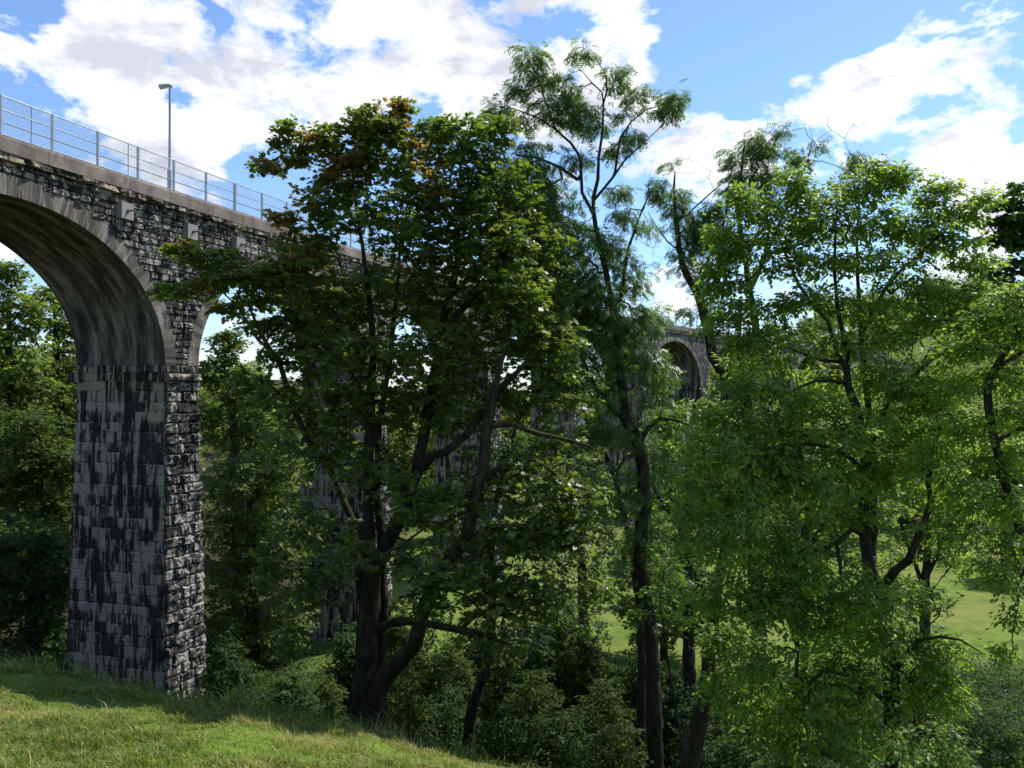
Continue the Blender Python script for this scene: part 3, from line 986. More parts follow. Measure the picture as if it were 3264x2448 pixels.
# ---- B: tall windswept ash
Y = 23.0
st = [
    stem([(657, 800, .24), (655, 727, .21), (652, 651, .18), (649, 613, .17), (641, 570, .17), (641, 524, .17), (645, 507, .165), (643, 467, .16), (641, 450, .155), (633, 431, .15), (625, 420, .14), (623, 400, .12), (618, 350, .10), (611, 300, .085), (600, 245, .07), (594, 215, .06), (593, 198, .055), (598, 180, .048), (599, 157, .04), (603, 122, .03), (602, 92, .02), (592, 83, .02), (581, 70, .01)], Y),
    stem([(592, 212, .05), (582, 192, .045), (580, 157, .04), (571, 143, .035), (554, 128, .028), (536, 117, .02), (509, 107, .015)], Y),
    stem([(578, 180, .05), (559, 167, .04), (539, 158, .03), (515, 155, .02)], Y),
    stem([(603, 105, .03), (607, 92, .025), (606, 74, .02), (594, 57, .012), (586, 45, .006)], Y),
    stem([(594, 200, .042), (613, 177, .034), (625, 160, .026), (647, 140, .016), (666, 122, .01)], Y),
    stem([(615, 172, .035), (617, 158, .03), (621, 137, .026), (631, 122, .022), (645, 110, .018), (662, 105, .012), (672, 100, .006)], Y),
    stem([(556, 130, .025), (548, 108, .02), (540, 85, .015), (530, 60, .008)], Y),
    stem([(620, 300, .05), (628, 250, .04), (633, 235, .035), (642, 210, .025), (649, 195, .018), (648, 182, .01)], Y),
    stem([(624, 418, .09), (613, 411, .07), (600, 395, .06), (585, 365, .04), (570, 330, .025)], Y),
    stem([(641, 441, .07), (648, 427, .06), (661, 418, .05), (676, 420, .04), (692, 427, .025)], Y),
    stem([(642, 458, .06), (634, 453, 22.6, .055), (625, 458, 22.4, .05), (618, 468, 22.3, .03), (616, 480, 22.3, .01)], Y),
    stem([(641, 800, 24, .14), (641, 720, 24, .12), (642, 660, 24, .11), (638, 600, 24, .10), (630, 540, 24, .08), (615, 480, 24, .06), (600, 440, 24, .03)], Y),
]
bl = [
    (531, 57, 13, 15, 17), (521, 89, 10, 8, 9), (541, 75, 10, 12, 12), (586, 50, 8, 9, 10), (615, 75, 8, 12, 12), (637, 93, 7, 10, 10), (671, 101, 11, 10, 20), (652, 110, 5, 4, 3), (618, 149, 8, 8, 8), (633, 134, 6, 11, 8),
    (569, 113, 22, 16, 24), (592, 116, 16, 18, 18), (551, 104, 16, 15, 17), (498, 107, 13, 10, 12), (520, 118, 20, 8, 10), (580, 152, 9, 11, 8), (619, 190, 9, 8, 9), (624, 213, 10, 8, 9), (562, 75, 8, 9, 4), (625, 110, 6, 10, 6), (575, 90, 12, 6, 6),
    (516, 155, 32, 20, 24), (547, 200, 38, 28, 36), (585, 236, 38, 25, 30), (607, 255, 25, 20, 20), (562, 262, 45, 30, 40), (575, 320, 45, 35, 40), (612, 320, 30, 40, 26), (650, 315, 17, 15, 16), (661, 374, 10, 12, 8), (605, 385, 30, 28, 20), (570, 370, 30, 25, 18), (625, 330, 14, 20, 8), (500, 180, 25, 20, 14),
    (690, 425, 14, 8, 5), (585, 430, 30, 15, 10),
]
bl += [(640, 480, 18, 20, 12), (655, 520, 14, 20, 9), (632, 530, 14, 20, 9), (640, 440, 14, 12, 8), (600, 430, 30, 14, 12), (636, 275, 12, 22, 12), (645, 225, 8, 12, 5), (652, 600, 14, 25, 8), (648, 362, 12, 20, 16), (655, 395, 16, 14, 12), (620, 425, 30, 18, 14), (590, 470, 30, 20, 14), (610, 500, 25, 20, 10), (620, 560, 22, 25, 12), (670, 470, 16, 18, 9), (665, 560, 16, 25, 10), (540, 170, 30, 30, 24), (525, 215, 30, 30, 30), (560, 230, 40, 40, 40), (600, 300, 35, 40, 40), (570, 370, 35, 30, 24), (545, 235, 30, 25, 26), (590, 290, 40, 30, 36), (560, 290, 40, 30, 30), (625, 350, 25, 30, 20), (590, 350, 40, 30, 26), (525, 180, 30, 20, 18)]
at = blob_pts(bl, Y, 21, 1.7)
bare = blob_pts([(560, 60, 14, 14, 5), (595, 45, 20, 12, 6), (640, 205, 12, 20, 7), (655, 250, 16, 25, 12), (652, 290, 20, 20, 8), (630, 80, 30, 14, 5), (665, 125, 10, 8, 4), (650, 160, 8, 10, 1)], Y, 22, 1)
make_tree('ash_tree', 'tall ash with windblown feathery top rising above the other trees', 'tree', st, at, 'ash', M['ash'], 0.24, 10, 0.34, 0.6, 0.2, bare=bare, seed=8, spread_=0.7, twig_r=0.005)

# ---- C: second ash behind, many dead twigs
Y = 27.0
st = [
    stem([(762, 760, .26), (757, 600, .24), (752, 470, .22), (745, 395, .2), (733, 374, .19), (720, 367, .18), (714, 358, .17), (710, 340, .16), (703, 308, .14), (697, 292, .12), (686, 274, .10), (680, 251, .085), (676, 220, .06), (674, 190, .045), (675, 172, .02)], Y),
    stem([(700, 300, .09), (722, 272, .08), (716, 256, .06), (722, 230, .045), (728, 205, .03)], Y),
    stem([(745, 400, .14), (755, 340, .12), (750, 290, .10), (742, 240, .08), (738, 200, .06), (742, 170, .04), (745, 140, .02)], Y),
    stem([(750, 290, .08), (772, 240, .06), (790, 200, .045), (806, 165, .03), (812, 140, .012)], Y),
    stem([(686, 215, .03), (700, 203, .025), (714, 190, .02), (728, 178, .012), (735, 165, .006)], Y),
    stem([(680, 251, .03), (668, 242, .025), (655, 225, .018), (648, 212, .01)], Y),
]
bl = [(661, 186, 8, 13, 14), (675, 200, 14, 14, 22), (688, 226, 18, 22, 34), (670, 165, 4, 5, 3), (714, 212, 12, 15, 20), (707, 238, 18, 18, 24), (684, 258, 11, 18, 18), (699, 279, 13, 14, 14), (733, 155, 9, 9, 9), (754, 139, 13, 11, 18), (762, 152, 16, 11, 18),
      (783, 131, 8, 6, 8), (796, 153, 8, 8, 8), (807, 161, 7, 5, 5), (817, 143, 4, 7, 5), (741, 172, 16, 13, 20), (763, 176, 18, 14, 20), (733, 190, 12, 12, 10), (767, 195, 18, 12, 16), (854, 156, 9, 6, 7), (848, 168, 8, 8, 5), (710, 310, 12, 14, 10), (690, 310, 9, 10, 5), (730, 240, 16, 20, 14)]
at = blob_pts(bl, Y, 31, 1.6)
bare = blob_pts([(700, 165, 16, 18, 22), (715, 150, 14, 12, 8), (820, 125, 25, 14, 10), (855, 140, 16, 18, 10), (660, 235, 12, 20, 10), (655, 265, 14, 20, 12), (800, 130, 20, 12, 6), (645, 300, 12, 20, 8)], Y, 32, 1)
make_tree('ash_tree', 'smaller thin ash with dead grey twigs at its top, left of the bright elm', 'tree', st, at, 'ash', M['ash'], 0.24, 10, 0.34, 0.6, 0.2, bare=bare, seed=12, spread_=0.7, twig_r=0.005)

# ---- D: bright elm on the right, nearest
Y = 14.0
st = [
    stem([(896, 800, .14), (892, 707, .125), (884, 620, .115), (880, 590, .11), (873, 575, .10), (866, 541, .09), (865, 506, .08), (864, 447, .075), (860, 425, .07), (855, 404, .07), (849, 387, .065), (847, 368, .055), (838, 355, .036), (828, 321, .028), (813, 306, .03), (798, 283, .025), (784, 250, .018), (770, 215, .01)], Y),
    stem([(848, 372, .045), (848, 355, .04), (840, 321, .035), (836, 292, .03), (835, 245, .022), (837, 205, .014)], Y),
    stem([(872, 560, 14.3, .07), (874, 500, 14.4, .06), (871, 447, 14.4, .055), (867, 396, 14.4, .05), (862, 345, 14.4, .045), (859, 302, 14.4, .035), (857, 245, 14.4, .025), (860, 190, 14.4, .012)], Y),
    stem([(862, 335, 14.4, .035), (872, 312, 14.3, .032), (886, 288, 14.2, .028), (903, 268, 14.1, .024), (925, 250, 14, .02), (949, 222, 14, .013), (975, 200, 14, .008)], Y),
    stem([(884, 585, .075), (896, 570, 13.8, .07), (908, 560, 13.6, .065), (918, 540, 13.5, .06), (926, 520, 13.4, .05), (931, 500, 13.4, .045), (928, 470, 13.4, .035), (940, 430, 13.4, .025)], Y),
    stem([(848, 384, .035), (832, 381, 13.7, .03), (816, 381, 13.5, .025), (795, 390, 13.3, .02), (770, 402, 13.2, .012)], Y),
    stem([(842, 362, .03), (822, 360, 14.3, .027), (807, 355, 14.5, .024), (779, 344, 14.7, .02), (745, 338, 14.9, .012)], Y),
    stem([(866, 540, .05), (852, 528, 13.7, .045), (840, 540, 13.5, .04), (828, 548, 13.4, .035), (807, 551, 13.3, .025), (790, 545, 13.2, .015)], Y),
    stem([(836, 544, 13.45, .035), (840, 562, 13.4, .03), (843, 590, 13.4, .02)], Y),
    stem([(864, 470, .04), (845, 455, 13.5, .035), (820, 445, 13, .03), (790, 445, 12.6, .025), (755, 450, 12.4, .012)], Y),
    stem([(870, 575, .05), (840, 600, 13.5, .035), (800, 610, 13, .025), (760, 600, 12.8, .012)], Y),
    stem([(892, 707, .05), (860, 680, 13.5, .035), (820, 670, 13.2, .02)], Y),
    stem([(890, 680, .04), (920, 640, 13.6, .03), (960, 640, 13.4, .02), (985, 655, 13.3, .01)], Y),
    stem([(870, 447, 14.4, .04), (890, 400, 14.2, .035), (920, 370, 14, .03), (960, 340, 13.8, .015)], Y),
]
bl = [
    (792, 177, 13, 11, 13), (800, 192, 16, 10, 12), (742, 196, 14, 8, 11), (757, 210, 26, 14, 24), (722, 232, 14, 12, 12), (815, 205, 36, 18, 36), (880, 172, 20, 12, 24), (901, 181, 11, 11, 12), (862, 188, 28, 14, 28), (946, 187, 13, 8, 11), (930, 199, 16, 10, 16), (981, 197, 13, 8, 12), (957, 213, 25, 11, 24), (920, 228, 36, 14, 34),
    (850, 225, 55, 16, 50), (780, 235, 45, 16, 42), (735, 250, 25, 13, 22), (715, 268, 16, 10, 12), (800, 262, 50, 13, 34), (873, 262, 55, 13, 36), (945, 243, 35, 10, 20), (975, 262, 25, 9, 15), (730, 283, 22, 10, 16), (910, 285, 45, 9, 18), (970, 290, 26, 12, 14),
    (712, 292, 12, 8, 8), (745, 310, 30, 14, 24), (790, 305, 35, 9, 10), (940, 320, 40, 14, 24), (900, 335, 35, 12, 14), (748, 340, 26, 14, 20), (785, 335, 40, 12, 14), (900, 370, 40, 16, 20),
    (752, 385, 34, 18, 24, -1), (800, 400, 45, 20, 26, -1), (765, 430, 45, 25, 34, -1), (850, 430, 60, 22, 40, -1), (930, 400, 40, 20, 24, -.5), (720, 450, 32, 28, 28, -1.5), (740, 500, 40, 30, 36, -1.5), (810, 480, 55, 28, 42, -1), (900, 460, 45, 25, 26),
    (700, 480, 20, 20, 14, -1.5), (720, 540, 35, 25, 28, -1.5), (780, 540, 45, 28, 38, -1), (840, 510, 40, 20, 20), (700, 600, 30, 22, 14, -1), (745, 600, 40, 28, 32, -1), (810, 610, 50, 30, 46, -1), (870, 630, 40, 30, 30, -.5), (920, 600, 30, 22, 18), (940, 650, 30, 20, 18), (890, 560, 30, 15, 8, .5),
    (760, 660, 40, 25, 28, -.5), (830, 690, 50, 30, 44, -.5), (900, 690, 45, 25, 30), (780, 730, 50, 28, 34), (870, 740, 50, 25, 30, -1), (950, 700, 25, 16, 10),
]
bl += [(815, 298, 50, 12, 26), (875, 312, 50, 12, 26), (935, 300, 40, 12, 22), (845, 345, 50, 14, 26), (715, 325, 14, 12, 9), (975, 320, 25, 14, 16), (900, 385, 50, 16, 26), (930, 440, 40, 20, 26), (870, 470, 40, 25, 24), (930, 680, 35, 25, 30), (760, 700, 40, 25, 30), (720, 690, 20, 25, 16), (720, 640, 20, 20, 14), (760, 360, 40, 18, 26, .5), (840, 375, 50, 14, 20, .5), (700, 520, 25, 30, 22, -1), (720, 420, 30, 20, 20, -1), (770, 470, 40, 25, 34, -1), (790, 580, 50, 30, 44, -1), (860, 590, 40, 25, 24, -1), (740, 640, 30, 20, 20), (840, 650, 50, 25, 40), (900, 640, 30, 25, 20), (940, 500, 30, 25, 20, 1), (960, 560, 20, 14, 8), (900, 420, 40, 20, 24)]
at = blob_pts(bl, Y, 41, 2.3)


def elm_tint(p, c):
    return np.clip(c * 0.5 + 0.15 + 0.2 * vnoise(p[:, 0] * .9, p[:, 2] * .9, 4), 0, 1)


make_tree('elm_tree', 'bright green elm nearest the camera with twin upper stems, widest crown on the right', 'tree', st, at, 'ovate', M['elm'], 0.078, 23, 0.32, 0.35, 0.3, tint_fn=elm_tint, seed=15, twig_r=0.004, step=0.22, flat=0.8)

# ---- E: tree off the right edge, dark layered boughs high up
Y = 21.0
st = [stem([(1085, 830, .3), (1080, 600, .25), (1072, 400, .2), (1062, 280, .14), (1055, 200, .08)], Y),
      stem([(1068, 330, .08), (1045, 290, .06), (1020, 272, .045), (990, 268, .02)], Y),
      stem([(1062, 270, .07), (1040, 240, .05), (1015, 226, .04), (990, 226, .02)], Y)]
bl = [(1012, 205, 14, 7, 16), (1008, 222, 20, 7, 22), (1000, 235, 16, 6, 14), (1018, 240, 12, 8, 12), (1016, 264, 16, 6, 14), (1000, 275, 18, 6, 12), (1050, 230, 30, 25, 50), (1070, 300, 45, 40, 70), (1060, 180, 20, 18, 22), (1022, 185, 5, 4, 4), (1080, 420, 50, 50, 60)]
make_tree('dark_sycamore_tree', 'dark layered boughs of a tree reaching in at the right edge against the sky', 'tree', st, blob_pts(bl, Y, 51), 'maple', M['dark'], 0.14, 20, 0.4, 0.2, 0.3, seed=18)

# ---- E2: bright tree at the right edge, below the dark one
Y = 12.5
st = [stem([(1075, 820, .10), (1060, 700, 12.8, .09), (1035, 580, 13.2, .075), (1005, 480, .06), (988, 410, .055), (989, 378, .05), (1008, 350, .04), (1030, 320, .025)], Y),
      stem([(989, 378, .04), (1000, 365, .035), (1030, 348, .03), (1050, 335, .02)], Y),
      stem([(995, 445, .04), (1002, 438, .035), (1015, 430, .03), (1045, 425, .02)], Y),
      stem([(1018, 520, .035), (1024, 510, .03), (1030, 520, .02)], Y),
      stem([(1028, 550, 13.0, .03), (1022, 570, .025), (1018, 600, .02), (1012, 640, .01)], Y)]
bl = [(1010, 295, 20, 12, 20), (1000, 318, 26, 12, 24), (1020, 335, 20, 16, 20), (985, 345, 30, 12, 18), (950, 350, 28, 10, 14), (1000, 375, 30, 14, 18), (955, 385, 26, 12, 14), (1005, 415, 28, 14, 20), (960, 430, 26, 16, 18), (930, 455, 20, 14, 12), (1000, 460, 28, 18, 22), (960, 490, 28, 18, 20), (1005, 505, 22, 16, 18), (950, 530, 24, 16, 14), (1010, 540, 16, 12, 12), (1005, 580, 22, 10, 10), (1018, 615, 12, 16, 9), (1008, 650, 12, 9, 6), (985, 565, 22, 7, 8), (1050, 400, 25, 60, 40)]
make_tree('elm_tree', 'young elm at the right edge whose thin forked boughs hang over the far meadow', 'tree', st, blob_pts(bl, Y, 61, 1.6), 'ovate', M['elm'], 0.078, 26, 0.34, 0.4, 0.3, tint_fn=elm_tint, seed=19, twig_r=0.004, step=0.22)

# ---- F: leaning stem
Y = 18.0
st = [stem([(686, 800, .2), (690, 768, .19), (698, 730, .175), (705, 695, .165), (710, 648, .15), (713, 612, .13), (722, 560, .10), (730, 510, .07), (728, 470, .04)], Y),
      stem([(712, 620, .06), (700, 585, .045), (688, 560, .03)], Y),
      stem([(712, 650, .04), (690, 640, .03), (665, 632, .02)], Y)]
bl = [(735, 520, 30, 30, 16), (700, 560, 28, 22, 16), (720, 470, 30, 20, 14), (755, 600, 22, 22, 12), (690, 620, 20, 12, 9), (678, 590, 18, 14, 8), (735, 650, 18, 20, 10)]
make_tree('leaning_tree', 'dark leaning trunk rising to the right of the ash trunk at the bottom', 'tree', st, blob_pts(bl, Y, 71), 'ovate', M['dark'], 0.11, 22, 0.4, 0.3, 0.3, seed=23)

# ---- sapling between ash trunk and leaning trunk
st = [stem([(688, 790, .035), (684, 755, .03), (677, 715, .027), (669, 665, .024), (663, 625, .02), (660, 600, .015), (664, 570, .01)], 17.0)]
make_tree('sapling', 'thin pale sapling stem slanting between the ash trunk and the leaning trunk', 'sapling', st, blob_pts([(660, 590, 20, 16, 12), (668, 560, 16, 14, 8), (650, 615, 14, 8, 5)], 17.0, 73), 'ovate', M['elm'], 0.10, 16, 0.3, 0.3, 0.3, seed=24)

# ---- slender tree behind the sycamore
Y = 26.0
st = [stem([(468, 740, .17), (472, 706, .16), (480, 685, .145), (486, 672, .14), (491, 634, .13), (493, 596, .12), (491, 541, .11), (497, 500, .09), (510, 450, .06), (520, 410, .03)], Y),
      stem([(487, 676, .03), (480, 672, 25.7, .025), (470, 673, 25.5, .012)], Y),
      stem([(488, 670, .03), (500, 668, 25.6, .025), (512, 663, 25.4, .012)], Y)]
bl = [(450, 540, 40, 25, 22), (490, 590, 40, 20, 20), (550, 600, 35, 22, 20), (590, 620, 30, 20, 16), (430, 620, 30, 16, 10), (520, 630, 35, 16, 14), (520, 440, 40, 30, 26), (480, 480, 35, 30, 20), (540, 500, 35, 28, 22), (510, 560, 35, 20, 12), (560, 560, 25, 20, 12)]
make_tree('slender_tree', 'slender dark trunk with broken side stubs behind and right of the sycamore', 'tree', st, blob_pts(bl, Y, 75), 'ovate', M['dark'], 0.13, 24, 0.5, 0.3, 0.3, seed=26)

# ---- M: sunlit trees in the valley, in the gap between ash and elm
Y = 33.0
st = [stem([(690, 700, .25), (688, 600, .22), (684, 520, .18), (690, 450, .1), (695, 400, .05)], Y), stem([(686, 540, .1), (655, 490, .07), (640, 450, .03)], Y), stem([(686, 560, .1), (715, 500, .07), (725, 460, .03)], Y)]
bl = [(680, 412, 20, 10, 10), (660, 424, 26, 14, 24), (710, 425, 28, 20, 26), (690, 455, 45, 22, 44), (650, 470, 34, 22, 30), (670, 505, 45, 24, 42), (715, 500, 35, 26, 30), (690, 545, 45, 20, 30), (650, 540, 30, 20, 20), (680, 585, 40, 16, 18)]
make_tree('field_maple', 'sunlit light green maple in the valley seen in the gap right of the ash trunk', 'tree', st, blob_pts(bl, Y, 81, 1.5), 'small', M['elm'], 0.17, 26, 0.6, 0.3, 0.3, seed=30)
Y = 36.0
st = [stem([(585, 680, .22), (583, 600, .2), (580, 540, .15), (575, 480, .08)], Y), stem([(581, 560, .1), (555, 510, .06), (540, 480, .03)], Y)]
bl = [(575, 465, 35, 18, 26), (600, 490, 30, 20, 26), (555, 495, 32, 20, 26), (575, 525, 45, 18, 32), (545, 540, 30, 14, 16), (610, 535, 28, 18, 18), (600, 570, 30, 14, 12)]
make_tree('field_maple', 'sunlit maple with low crown in the valley left of the ash trunk', 'tree', st, blob_pts(bl, Y, 83, 1.4), 'small', M['wood'], 0.18, 26, 0.6, 0.3, 0.3, seed=31)
Y = 31.0
st = [stem([(800, 720, .25), (802, 600, .2), (806, 520, .12), (800, 440, .05)], Y), stem([(803, 590, .1), (770, 520, .06), (750, 480, .03)], Y), stem([(803, 560, .1), (835, 500, .06), (850, 460, .03)], Y)]
bl = [(760, 440, 40, 25, 40), (810, 430, 40, 25, 40), (860, 450, 40, 25, 40), (740, 490, 40, 25, 40), (800, 490, 45, 28, 45), (860, 500, 40, 28, 40), (760, 545, 45, 25, 40), (830, 550, 45, 25, 40), (790, 600, 45, 22, 36), (850, 600, 40, 25, 30)]
make_tree('field_maple', 'sunlit maple standing behind the bright elm stems in the valley', 'tree', st, blob_pts(bl, Y, 85, 1.5), 'small', M['wood'], 0.17, 26, 0.6, 0.3, 0.3, seed=32)
Y = 38.0
st = [stem([(925, 680, .25), (925, 600, .2), (928, 520, .12), (922, 440, .05)], Y), stem([(926, 580, .1), (960, 500, .06), (975, 460, .03)], Y), stem([(925, 590, .1), (900, 520, .06), (890, 460, .03)], Y)]
bl = [(900, 440, 36, 22, 36), (950, 430, 40, 22, 40), (1000, 445, 36, 22, 30), (890, 490, 36, 24, 36), (940, 490, 40, 26, 40), (990, 500, 36, 24, 34), (905, 540, 30, 22, 26), (945, 545, 34, 20, 26), (900, 590, 25, 20, 16)]
make_tree('field_maple', 'broad sunlit maple at the left side of the open meadow on the right', 'tree', st, blob_pts(bl, Y, 86, 1.5), 'small', M['elm'], 0.19, 26, 0.7, 0.3, 0.3, seed=33)

# ---- H: trees seen through the second arch, beyond the viaduct
def round_tree(label, Y, bl, stems, mat, size, seed, name='broadleaf_tree', leafk='small', per=30, dens=1.0, group=None, tl=0.8):
    return make_tree(name, label, 'tree', [stem(s, Y) for s in stems], blob_pts(bl, Y, seed, dens), leafk, mat, size, per, tl, 0.3, 0.3, seed=seed, twig_r=0.012, step=0.7, group=group)


G_W = 'trees of the wood beyond the viaduct'
round_tree('rounded tree beyond the second arch, its top against the white cloud', 54, [(228, 345, 18, 16, 40), (222, 375, 30, 22, 70), (245, 390, 30, 22, 60), (225, 425, 40, 25, 70), (260, 440, 40, 30, 70)],
           [[(240, 620, .5), (238, 520, .4), (234, 430, .25), (230, 360, .08)]], M['wood'], 0.26, 91, dens=1.3, group=G_W)
round_tree('dense shady tree filling the foot of the second arch beside the pier', 46, [(245, 480, 45, 30, 90), (230, 530, 45, 35, 100), (275, 540, 40, 40, 90), (240, 590, 50, 35, 110), (235, 640, 50, 30, 90), (285, 620, 30, 35, 50), (280, 460, 30, 30, 50)],
           [[(250, 740, .45), (252, 620, .35), (250, 500, .15)]], M['wood'], 0.22, 92, dens=1.3, group=G_W)
round_tree('tall leafy tree nearest the left edge beyond the first arch', 52, [(5, 275, 18, 16, 40), (15, 310, 36, 24, 80), (0, 350, 45, 30, 90), (30, 380, 45, 30, 100), (5, 430, 45, 35, 90), (-50, 340, 40, 50, 80)],
           [[(10, 720, .6), (12, 560, .45), (10, 400, .25), (8, 300, .08)]], M['wood'], 0.26, 93, dens=1.3, group=G_W)
round_tree('second leafy tree beyond the first arch, touching the vault edge', 55, [(48, 298, 18, 15, 36), (62, 325, 26, 20, 60), (70, 365, 34, 28, 80), (60, 420, 40, 35, 100), (90, 440, 30, 35, 60), (120, 400, 40, 50, 60)],
           [[(62, 720, .55), (60, 560, .4), (62, 430, .25), (55, 320, .08)]], M['wood'], 0.26, 94, dens=1.3, group=G_W)
round_tree('low yellowish tree in front of the wood left of the near pier', 44, [(30, 430, 35, 25, 60), (55, 460, 35, 22, 60), (20, 480, 40, 30, 80), (55, 510, 35, 25, 60)],
           [[(40, 700, .4), (42, 560, .3), (38, 450, .12)]], M['shrub'], 0.22, 95, dens=1.4, group=G_W)
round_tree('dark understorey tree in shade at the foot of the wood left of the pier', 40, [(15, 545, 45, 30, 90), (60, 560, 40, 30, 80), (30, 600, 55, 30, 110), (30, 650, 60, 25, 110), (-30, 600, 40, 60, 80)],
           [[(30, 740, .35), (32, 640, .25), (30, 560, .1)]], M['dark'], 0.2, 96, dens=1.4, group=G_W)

# ---- undergrowth on the river bank: individual bushes
def bush(px, py, Y, rpx, hpx, mat, label, seed, n=60, name='bush', leafk='ovate', size=0.10, per=22, group='bushes on the river bank'):
    c = P(px, py, Y)
    gz = float(ground_z(c[0], c[1]))
    b = np.array([c[0], c[1], gz])
    g = np.random.default_rng(seed)
    top = P(px, py - hpx, Y)[2]
    H = max(0.8, top - gz); R_ = rpx * Y / F
    sts = []
    for i in range(5):
        a = g.random() * 6.28; rr = R_ * 0.6 * g.random()
        t_ = b + [math.cos(a) * rr, math.sin(a) * rr, H * (0.6 + 0.3 * g.random())]
        q = b + [math.cos(a) * .15, math.sin(a) * .15, -0.05]
        sts.append(np.array([[*q, .03], [*((q + t_) / 2 + (g.random(3) - .5) * .3), .022], [*t_, .012]]))
    m_ = int(n * (0.7 + 0.5 * R_ * H))
    d = g.normal(size=(m_, 3)); d /= np.linalg.norm(d, axis=1)[:, None]; d[:, 2] = np.abs(d[:, 2]) * np.where(g.random(m_) < .25, -.5, 1)
    lump = 0.7 + 0.5 * vnoise(d[:, 0] * 2.5 + seed, d[:, 1] * 2.5 + d[:, 2] * 2, seed)
    at_ = b + [0, 0, H * 0.38] + d * (lump * g.random(m_) ** .35)[:, None] * [R_, R_ * .9, H * 0.62]
    return make_tree(name, label, 'bush', sts, at_, leafk, mat, size, per, 0.4, 0.3, 0.3, seed=seed, twig_r=0.004, step=0.4, group=group)


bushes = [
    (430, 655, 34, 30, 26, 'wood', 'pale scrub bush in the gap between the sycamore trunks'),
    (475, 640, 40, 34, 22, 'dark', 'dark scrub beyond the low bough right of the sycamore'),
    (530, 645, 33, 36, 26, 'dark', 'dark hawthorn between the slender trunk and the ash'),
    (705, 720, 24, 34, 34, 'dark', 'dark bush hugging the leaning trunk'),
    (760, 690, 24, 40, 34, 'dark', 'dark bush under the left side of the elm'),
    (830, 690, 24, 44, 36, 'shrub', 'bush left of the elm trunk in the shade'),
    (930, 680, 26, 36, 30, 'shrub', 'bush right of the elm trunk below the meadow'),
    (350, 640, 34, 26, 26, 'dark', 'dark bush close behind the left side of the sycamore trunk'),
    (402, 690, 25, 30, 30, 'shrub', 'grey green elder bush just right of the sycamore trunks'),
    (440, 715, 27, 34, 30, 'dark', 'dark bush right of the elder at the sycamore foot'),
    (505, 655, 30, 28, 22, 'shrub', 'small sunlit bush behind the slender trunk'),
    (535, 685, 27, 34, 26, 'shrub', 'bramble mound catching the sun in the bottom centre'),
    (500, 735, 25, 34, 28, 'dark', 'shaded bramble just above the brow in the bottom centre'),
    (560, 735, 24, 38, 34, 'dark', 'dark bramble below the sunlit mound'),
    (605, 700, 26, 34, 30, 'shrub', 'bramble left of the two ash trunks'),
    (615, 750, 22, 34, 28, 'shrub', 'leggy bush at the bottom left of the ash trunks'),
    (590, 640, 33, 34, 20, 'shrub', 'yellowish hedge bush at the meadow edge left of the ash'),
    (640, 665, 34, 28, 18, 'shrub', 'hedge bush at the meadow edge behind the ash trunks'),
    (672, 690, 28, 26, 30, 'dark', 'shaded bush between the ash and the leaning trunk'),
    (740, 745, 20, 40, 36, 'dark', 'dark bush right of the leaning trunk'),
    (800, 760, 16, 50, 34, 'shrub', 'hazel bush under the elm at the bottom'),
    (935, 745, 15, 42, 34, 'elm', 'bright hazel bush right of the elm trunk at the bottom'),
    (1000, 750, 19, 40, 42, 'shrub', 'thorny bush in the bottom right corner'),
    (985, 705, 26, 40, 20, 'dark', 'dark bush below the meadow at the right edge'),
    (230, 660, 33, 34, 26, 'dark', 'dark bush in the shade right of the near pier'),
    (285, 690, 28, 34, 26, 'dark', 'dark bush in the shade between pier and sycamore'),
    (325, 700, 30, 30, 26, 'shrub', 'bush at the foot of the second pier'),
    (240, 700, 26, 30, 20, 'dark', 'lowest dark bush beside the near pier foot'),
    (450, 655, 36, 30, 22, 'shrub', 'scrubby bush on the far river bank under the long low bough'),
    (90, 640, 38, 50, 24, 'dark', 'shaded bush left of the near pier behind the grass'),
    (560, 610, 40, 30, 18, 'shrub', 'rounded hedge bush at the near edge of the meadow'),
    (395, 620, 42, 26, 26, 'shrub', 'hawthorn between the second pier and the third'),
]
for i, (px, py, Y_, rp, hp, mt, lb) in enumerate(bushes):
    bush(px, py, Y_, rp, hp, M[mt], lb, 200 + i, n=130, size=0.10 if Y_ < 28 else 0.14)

# ---- small plants at the brow
def brow_Y(px):
    return 17.6


def plant(px, h, label, seed, stems_n=5, spread=0.25, name='weed_plant', size=0.06, cat='plant', Yp=17.4, mat='elm'):
    g = np.random.default_rng(seed)
    x = (px - 512) / F * Yp
    b = np.array([x, Yp, float(ground_z(x, Yp)) - 0.03])
    sts = []; at_ = []
    for i in range(stems_n):
        a = g.random() * 6.28; r_ = spread * g.random(); hh = h * (0.5 + 0.5 * g.random())
        q = b + [math.cos(a) * r_ * .4, math.sin(a) * r_ * .4, 0]; t = b + [math.cos(a) * r_, math.sin(a) * r_, hh]
        sts.append(np.array([[*q, .006], [*((q + t) / 2 + (g.random(3) - .5) * .05), .005], [*t, .003]]))
        for f in np.linspace(0.15, 1.0, 6):
            at_.append(q + (t - q) * f + (g.random(3) - .5) * 0.07)
    return make_tree(name, label, cat, sts, np.array(at_), 'ovate', M[mat], size, 8, 0.12, 0.3, 0.3, seed=seed, twig_r=0.002, step=0.1)


